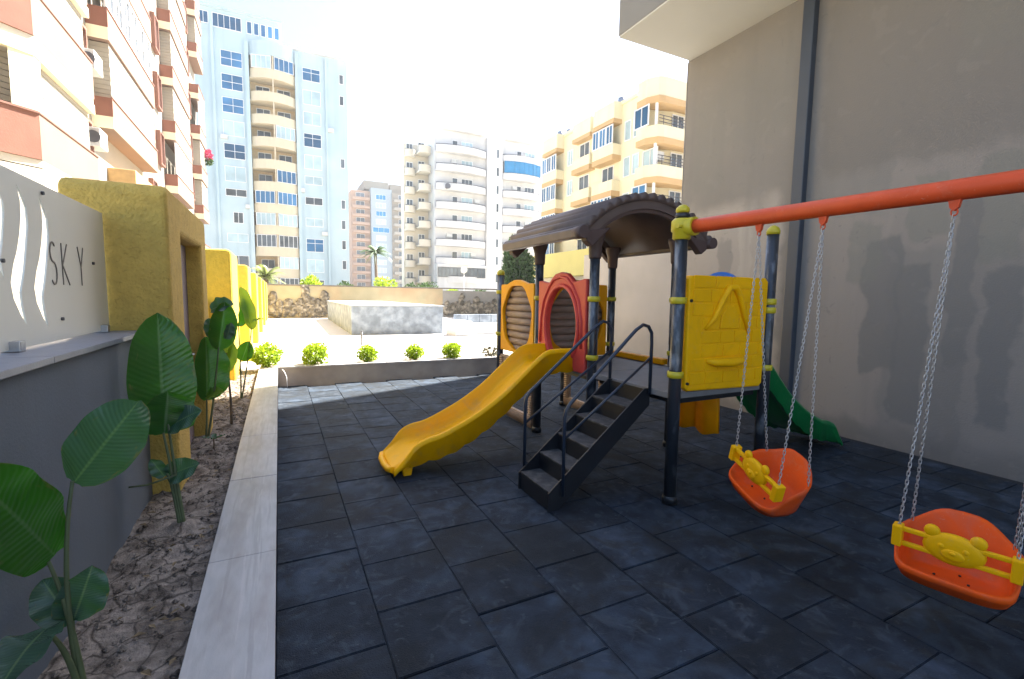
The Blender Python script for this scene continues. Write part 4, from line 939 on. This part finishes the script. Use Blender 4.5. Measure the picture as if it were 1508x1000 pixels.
for i in range(12):
    zt = 33.55-FL*i; zb = zt-2.0
    g = [glass_m, glass_m, glass_m, glasslite_m, glass_m, glasslite_m, glassgrey_m, glassgrey_m, glasslite_m, glassgrey_m, glasslite_m, glass_m][i]
    hh = 2.0 if i < 6 else [1.0, 1.5, 1.2, 1.6, 1.6, 1.6][i-6]
    if i == 7: window(bt, -4.6, BY, zt-1.7, 1.2, 1.5, -90, 2, 1, glass=g)
    else: window(bt, -4.75, BY, zt-hh-.1, 2.5, hh, -90, 2, 1, glass=g, sash=.5 if i in (0, 1, 2, 4) else 0)
    g = [glass_m, glasslite_m, glasslite_m, glass_m, glasslite_m, glasslite_m, glassgrey_m, glasslite_m, glass_m, glasslite_m, glassgrey_m, glass_m][i]
    hh = [1.75, 2.0, 1.8, 1.9, 2.0, 1.2, 1.1, 1.2, 1.9, 1.9, 1.6, 1.6][i]
    window(bt, 4.95, BY, zt-.2-hh, 2.35, hh, -90, 2, 1, glass=g, sash=.66 if i in (0, 3, 8) else 0)
    if i not in (2, 3, 5): window(bt, 8.95, BY, zt-1.5, .62, 1.35, -90, 1, 1, glass=glassgrey_m)
    # curved balcony bay
    b = MB(); curved_slab(b, .1, BY-.003, 5.5, 1.15, zt-2.95-.05, zt-1.75); b.build('balcony', creamb_m if i != 99 else bluewall_m, bt)
    kind = ['glass', 'open', 'open', 'half', 'open', 'half2', 'glass', 'white', 'glassg', 'half', 'glassg', 'open'][i]
    bx('balcony_floor', -2.747, 2.847, BY+.06, BY+1.398, zt-3.0, zt-2.75, creamb_m, bt)
    bx('balcony_post', .02, .18, BY-1.1, BY-.95, zt-1.745, zt-.053, creamb_m, bt)
    for s_ in (-1, 1):
        gm = {'glass': glass_m, 'glassg': glassgrey_m, 'white': glasslite_m}.get(kind)
        if kind == 'half' and s_ > 0: gm = glasslite_m
        if kind == 'half2' and s_ > 0: gm = glass_m
        if kind == 'glass' and i == 0 and s_ < 0: gm = glasslite_m
        if gm: window(bt, .1+s_*1.36, BY-.74, zt-1.748, 2.5, 1.68, -90+s_*16, 4, 1, glass=gm, frame=wht_m)
        else:
            window(bt, .1+s_*1.3, BY+1.4, zt-2.7, 1.7, 2.3, -90, 2, 1, glass=glassgrey_m)
b = MB(); curved_slab(b, .1, BY-.003, 5.6, 1.2, 33.51, 35.3); b.build('crown_band', bluewall_m, bt)

# ---- white flats with two balcony stacks
wf = empty('white_flats', (30, 78, 0), 'white block of flats with stacked rounded balconies and blue glazed balcony', 'apartment building')
WY = 74.3; F2 = 2.95
bx('wall', 22.8, 43, WY, 90, -1, 28.2, white_m, wf); bx('wall', 18.7, 22.797, WY+3.5, 79.5, -1, 26.3, creamw_m, wf)
bx('roof_slab', 24.1, 31.7, WY-.7, 86, 28.203, 28.5, white_m, wf); bx('roof_slab', 35, 42, WY-.7, 86, 28.203, 28.5, white_m, wf)
bx('pier', 31.6, 34.4, WY-.8, WY-.003, -1, 28.0, white_m, wf)
for i in range(8):
    zr = 25.7-F2*i
    for (xa, xb) in ((22.9, 31.45), (34.6, 41.7)):
        b = MB(); curved_slab(b, (xa+xb)/2, WY-.6, xb-xa, .95, zr-1.15, zr-.10); bal = b.build('balcony', white_m, wf)
        b = MB(); R_ = None
        pts = curved_slab(MB(), (xa+xb)/2, WY-.6, xb-xa, .95, 0, 1)
        b.tube([(p_[0], p_[1]+.05, zr+.02) for p_ in pts], .045, 6); b.box(xa, xa+.1, WY-.6, WY-.5, zr-.1, zr+.05); b.box(xb-.1, xb, WY-.6, WY-.5, zr-.1, zr+.05)
        b.build('railing', railing_m, bal)
        bx('slab', xa, xb, WY-.595, WY-.003, zr-1.15, zr-.95, white_m, wf)
        gw_ = glasslite_m if (i+int(xa)) % 3 else glassgrey_m
        window(wf, xa+3.3, WY, zr-.9, .95, 2.0, -90, 1, 1, glass=glassgrey_m); window(wf, xa+5.4, WY, zr-.9, 2.0, 2.0, -90, 3, 1, glass=gw_)
        if i == 1 and xa > 30:
            for s_ in range(4): window(wf, xa+.95+1.75*s_, WY-.6-[.55, .92, .92, .55][s_]+.0, zr-.08, 1.78, 1.9, -90+(s_-1.5)*13, 2, 1, glass=glassblue_m, frame=glassblue_m)
    window(wf, 33.5, WY-.8, zr-.9, .55, 1.5, -90, 1, 1, glass=glassgrey_m)
    for j, (xa, xb, yy) in enumerate(((20.6, 22.6, WY+1.3), (18.8, 20.5, WY+3.0))):
        b = MB(); curved_slab(b, (xa+xb)/2, yy, xb-xa, .5, zr-1.2-.4*j, zr-.1-.4*j); bal = b.build('balcony', creamw_m, wf)
        bx('slab', xa, xb, yy+.053, WY+3.49, zr-1.2-.4*j, zr-1.0-.4*j, creamw_m, wf)
        b = MB(); b.tube([(xa, yy, zr-.4*j), (xb, yy, zr-.4*j)], .045, 6); b.build('railing', railing_m, bal)
        window(wf, (xa+xb)/2, WY+3.5, zr-.9-.4*j, 1.1, 1.9, -90, 2, 1, glass=glassgrey_m)
for s_ in (25.0, 29.2): window(wf, s_, WY-1.2, 4.8, 4.0, 1.6, -90, 6, 1, glass=glassgrey_m, frame=railing_m)
bx('ground_band', 22.9, 31.4, WY-1.19, WY-.003, 0, 4.79, white_m, wf)
bx('ground_band', 22.9, 31.4, WY-1.19, WY-.003, 6.42, 6.9, white_m, wf); bx('ground_wall', 22.9, 31.4, WY-1.12, WY-.003, 4.8, 6.41, white_m, wf)
MB().tube([(24.4, WY-.9, 18.9), (24.4, WY-1.9, 19.1)], [.12, .45], 14).build('satellite_dish', railing_m, wf)

for (x_, i_) in ((26.0, 1), (30.0, 3), (37.0, 2), (39.5, 4), (25.2, 5), (29.4, 6), (37.4, 6)):
    bx('air_conditioner', x_-.45, x_+.45, WY-.34, WY-.004, 25.7-F2*i_+.35, 25.7-F2*i_+.95, ac_m, wf, .03)
for (x_, i_) in ((-5.9, 3), (-3.3, 6), (3.4, 5), (6.3, 7), (7.4, 2), (-6.2, 9)):
    bx('air_conditioner', x_-.4, x_+.4, BY-.34, BY-.004, 33.55-FL*i_-2.6, 33.55-FL*i_-2.05, ac_m, bt, .03)
# ---- small salmon flats far off
sf = empty('salmon_flats', (34, 185, 0), 'small distant salmon and white flats between the tower and white block', 'apartment building')
SY = 178.7
bx('wall', 24.3, 31, SY+2, 200, -2, 39.5, salmon_m, sf); bx('wall', 31.003, 38.5, SY, 200, -2, 40.5, mat('pale distant render', (.32, .38, .43), .85), sf); bx('wall', 38.503, 48.5, SY-.5, 200, -2, 39.5, mat('sand render', (.27, .24, .20), .85), sf)
bx('penthouse', 29, 38, SY+3, 198, 40.503, 43.6, mat('sand render', (.3, .3, .3)), sf); bx('penthouse', 38.503, 46, SY+3, 198, 39.503, 43.2, mat('sand render', (.3, .3, .3)), sf)
for i in range(12):
    zr = 37-F2*i
    bx('balcony', 24.6, 30.8, SY+.6, SY+1.997, zr-1, zr, salmon_m, sf); bx('balcony', 39, 48, SY-1.8, SY-.503, zr-1, zr, mat('sand balcony render', (.36, .33, .29), .85), sf); window(sf, 46.5, SY-.5, zr, 2.0, 1.7, -90, 2, glass=glassgrey_m)
    window(sf, 27.5, SY+2, zr, 3, 1.7, -90, 2, glass=glassgrey_m); window(sf, 42.5, SY-.5, zr, 3.4, 1.7, -90, 2, glass=glassgrey_m)
    window(sf, 34.5, SY, zr-.5, 3.6 if i != 4 else 6, 1.8, -90, 3, glass=glassblue_m if i in (0, 2, 4) else glasslite_m)

# ---- yellow flats on the right
yf = empty('yellow_flats', (30, 34, 0), 'yellow cream flats with orange banded balconies behind the tower roof', 'apartment building')
YX = 24.3
MB().prism([(YX, 27.2), (26.1, 26.6), (40, 26.6), (40, 41.3), (YX, 41.3)], 2, -.2, 16.7).build('wall', creamy_m, yf)
bx('roof_slab', YX-.15, 40, 27.3, 41.5, 16.703, 16.95, creamy_m, yf)
def bay(ya, yb, zs, glass, corner=False, d=.8):
    for i, z in enumerate(zs):
        x0 = YX-d
        if corner:
            def poly(e): return [(x0-e, yb), (x0-e, 26.5), (x0+.45, 25.75-e), (x0+.9, 25.65-e), (34, 25.65-e), (34, 26.55), (YX-.003+1.8, 26.55), (YX-.003, 27.15), (YX-.003, yb)]
        else:
            def poly(e): return [(x0-e, yb), (x0-e, ya), (YX-.003, ya), (YX-.003, yb)]
        MB().prism(poly(.04), 2, z-.0, z+.42).build('balcony_band', orangeb_m, yf)
        MB().prism(poly(0), 2, z+.423, z+1.25).build('balcony', creamy_m, yf)
        if i > 0 or True:
            zz0 = z+1.253
            if glass[i] == 'G':
                for k in range(3 if not corner else 1):
                    window(yf, x0, ya+(yb-ya)*(k+.5)/(3 if not corner else 1)+(.35 if corner else 0), zz0, ((yb-ya)/3-.05) if not corner else 1.5, 1.42, 180, 2, 1, glass=glass_m, frame=wht_m)
            else:
                window(yf, YX-.003, (ya+yb)/2+.2, zz0-.4, 1.5, 1.75, 180, 2, 1, glass=glassgrey_m if not corner else glasslite_m)
            if corner:
                bx('balcony_post', x0+.35, x0+.5, 25.85, 26.0, zz0, zz0+1.47, wht_m, yf)
                b = MB()
                for k in range(3): b.tube([(x0+.5, 25.72, zz0+.2+.22*k), (30, 25.72, zz0+.2+.22*k)], .025, 6)
                for k in range(6): b.tube([(x0+.9+.8*k, 25.72, zz0), (x0+.9+.8*k, 25.72, zz0+.66)], .03, 6)
                b.build('railing', railing_m, yf)
                for k in range(2): window(yf, 26.6+1.9*k, 26.6, zz0-.6, 1.2, 1.9, -90, 2, 1, glass=glassgrey_m)
bay(25.7, 27.45, [12.62, 9.92, 7.2, 4.5], ['G', 'O', 'G', 'O'], True)
MB().prism([(YX-.85, 27.45), (YX-.85, 26.5), (YX-.4, 25.72), (YX+.1, 25.6), (34, 25.6), (34, 26.55), (26.1, 26.55), (YX-.003, 27.15), (YX-.003, 27.45)], 2, 15.35, 15.8).build('balcony_band', orangeb_m, yf)
MB().prism([(YX-.8, 27.45), (YX-.8, 26.5), (YX-.35, 25.77), (YX+.1, 25.65), (34, 25.65), (34, 26.55), (26.1, 26.55), (YX-.003, 27.15), (YX-.003, 27.45)], 2, 15.803, 17.1).build('parapet', creamy_m, yf)
bay(30.1, 32.75, [12.5, 9.75, 7.05, 4.3], 'GOGG'); bay(33.45, 36.1, [12.6, 9.85, 7.1, 4.4], 'OOOO', d=.6); bay(38.4, 41.0, [12.4, 9.7, 7.0, 4.3], 'GGGG')
for ya, yb, d in ((30.1, 32.75, .8), (33.45, 36.1, .6), (38.4, 41.0, .8)):
    bx('balcony_band', YX-d-.04, YX-.003, ya, yb, 15.3, 15.62, orangeb_m, yf); bx('parapet', YX-d, YX-.003, ya, yb, 15.623, 16.9, creamy_m, yf)
for z in (13.8, 11.1, 8.4):
    for yy in (28.3, 29.3): window(yf, YX, yy, z, .75, 1.5, 180, 1, 1, glass=glasslite_m)
    window(yf, YX, 37.2, z, .9, 1.4, 180, 2, 1, glass=glasslite_m)
for k, (yy, h_) in enumerate(((31.4, .9), (34.6, .6), (39.0, .7), (40.6, 1.0))): MB().cyl(YX+1, yy, 16.96, 16.96+h_, .35, 12).build('roof_tank', steel_m, yf)
bx('awning', 24.2, 28, 24.2, 25.2, 6.75, 7.3, bright_m, yf, .05)
bx('ground_block', 21.6, YX-.003, 23, 40, 3.55, 5.6, bright_m, yf, .02); bx('ground_wall', 22.4, YX-.003, 24, 39, -.2, 3.545, creamw_m, yf)
window(yf, 22.4, 31.5, 1.3, 2.2, 1.7, 180, 1, 1, glass=black_m, frame=railing_m)
MB().box(24.3, 24.9, 26.05, 26.5, 11.6, 12.2).build('air_conditioner', ac_m, yf)

# ---- long cream flats on the left
lf = empty('cream_flats', (-9, 28, 0), 'cream and terracotta flats with long peach balconies along the left side', 'apartment building')
LX = -5.6
lwall_m = mat('cream white render', (.36, .325, .265), .85, .06, .7)
bx('wall', -16, LX, 19.0, 46.8, -.2, 27, lwall_m, lf)
bx('wall', -16, LX-.9, 12.0, 18.997, -.2, 27, creamw_m, lf)
random.seed(31)
def lbalc(ya, yb, zt, enclosed, lattice=False):
    bal = bx('balcony', LX+.003, -5.0, ya, yb, zt-1.02, zt, peach_m, lf)
    bx('end_panel', LX+.01, -4.99, ya-.03, ya-.001, zt-.62, zt+.01, terra_m, bal)
    bx('end_panel', LX+.01, -4.99, ya-.028, ya-.001, zt-1.02, zt-.623, creamy_m, bal)
    MB().box(-5.03, -4.97, ya, yb, zt+.002, zt+.05).build('coping', brownf_m, bal)
    if lattice:
        n_ = int((yb-ya)/1.0)
        for k in range(n_): window(lf, -5.08, ya+.5+k*(yb-ya-.2)/n_, zt+.055, .95, 1.75, 0, 2, 1, glass=glassgrey_m, sash=.5)
    elif enclosed:
        b = MB(); 
        for k in range(12): b.box(LX+.004, -5.06-.012*(k % 2), ya+.25, yb-.02, zt+.055+.155*k, zt+.2+.155*k)
        b.build('shutter', lwall_m, lf)
for ci, (ya, yb) in enumerate(((21.4, 28.2), (33.2, 39.0), (43.5, 46.7))):
    for i in range(7):
        zt = 5.45+2.96*i
        if ci == 0 and i == 0: continue
        lbalc(ya, yb, zt, (i+ci) % 4 != 2 and i > 0, (ci, i) in ((0, 2), (1, 1), (2, 3)))
for i in range(7):
    for yy in (20.25, 29.7, 31.9, 40.6, 42.2):
        window(lf, LX, yy, 5.6+2.96*i, 1.0, 1.75, 0, 2, 1, frame=brownf_m, glass=glasslite_m, depth=.2, fr=.09)
bx('ground_block', LX+.004, -4.75, 22.8, 28.5, 3.2, 6.35, mat('deep orange render', (.50, .33, .15), .9), lf, .03)
for (yy, z) in ((20.9, 9.0), (20.95, 6.55)):
    a = MB().box(LX+.06, LX+.42, yy-.4, yy+.4, z, z+.6).build('air_conditioner', ac_m, lf, .02); MB().tube([(LX+.24, yy-.405, z+.3), (LX+.24, yy-.41, z+.3)], .2, 14).build('fan_grille', railing_m, a)
# chamfered corner bay nearest the camera
def bayp(e): return [(-5.0+e, 15.4-e*.5), (-5.0+e, 19.6), (-7.5, 19.6), (-7.5, 12.8-e*.5)]
for zt in (5.93, 8.78, 11.7, 14.6, 17.6):
    fr_ = MB().prism([(-5.0, 15.4), (-6.0, 14.36), (-7.5, 12.8), (-7.45, 12.95), (-5.2, 15.3), (-5.2, 15.4)], 2, zt-1.07, zt).build('balcony', terra_m, lf)
    bx('balcony', -5.2, -4.995, 15.403, 19.5, zt-1.07, zt, peach_m, lf)
    MB().prism([(-5.0, 15.45), (-5.0, 19.4), (-7.4, 19.4), (-7.4, 13.1)], 2, zt-1.25, zt-1.075).build('slab', creamw_m, lf)
    MB().prism([(-4.97, 15.38), (-4.97, 19.5), (-5.22, 19.5), (-5.22, 15.36), (-7.5, 12.98), (-7.5, 12.76)], 2, zt+.002, zt+.05).build('coping', brownf_m, lf)
    MB().prism([(-5.02, 15.42), (-5.02, 15.75), (-5.35, 15.75), (-5.35, 15.1)], 2, zt+.053, zt+1.595).build('column', creamy_m, lf)
    MB().prism([(-5.0, 15.42), (-5.0, 19.5), (-5.25, 19.5), (-5.25, 15.4), (-7.5, 13.05), (-7.5, 12.82)], 2, zt+1.32, zt+1.597 if False else zt+1.595).build('lintel', creamy_m, lf)
    b = MB()
    for k in range(9): b.prism([(-5.4, 15.6), (-7.4, 13.5), (-7.45, 13.6), (-5.45, 15.7)], 2, zt+.06+.14*k, zt+.185+.14*k)
    b.build('shutter', lwall_m, lf)
    b = MB()
    for k in range(9): b.box(-5.2, -5.15, 16.2, 19.4, zt+.06+.14*k, zt+.185+.14*k)
    b.build('shutter', lwall_m, lf)
lg = MB().prism([(-5.0, 15.45), (-5.0, 19.4), (-7.4, 19.4), (-7.4, 13.1)], 2, -.2, 4.65); lg.build('ground_block', creamw_m, lf)
pk = empty('flowering_plant', (-4.9, 46.2, 12.0), 'pink flowering plant hanging at the end of the cream flats', 'plant')
link('foliage', leaf_cloud(160, .35, .5, .12, pink_m, 5, .3), pk, (-4.8, 46.2, 12.4)); link('foliage', leaf_cloud(120, .35, .4, .13, tree_m, 6, .3), pk, (-4.8, 46.3, 12.0))

# ------------------------------------------------------------------ thin volume added to whiten far buildings like glare
hz = MB().box(-310, 310, -310, 310, -1.4, 48).build('glare_haze', [], None, fix=False); hz['kind'] = 'stuff'
hm = bpy.data.materials.new('glare_haze'); hm.use_nodes = True; ht = hm.node_tree; ht.nodes.remove(ht.nodes['Principled BSDF'])
pv = ht.nodes.new('ShaderNodeVolumePrincipled'); pv.inputs['Color'].default_value = (.95, .97, 1, 1); pv.inputs['Density'].default_value = .0005; pv.inputs['Anisotropy'].default_value = .3
ht.links.new(pv.outputs[0], ht.nodes['Material Output'].inputs['Volume']); hz.data.materials.append(hm)
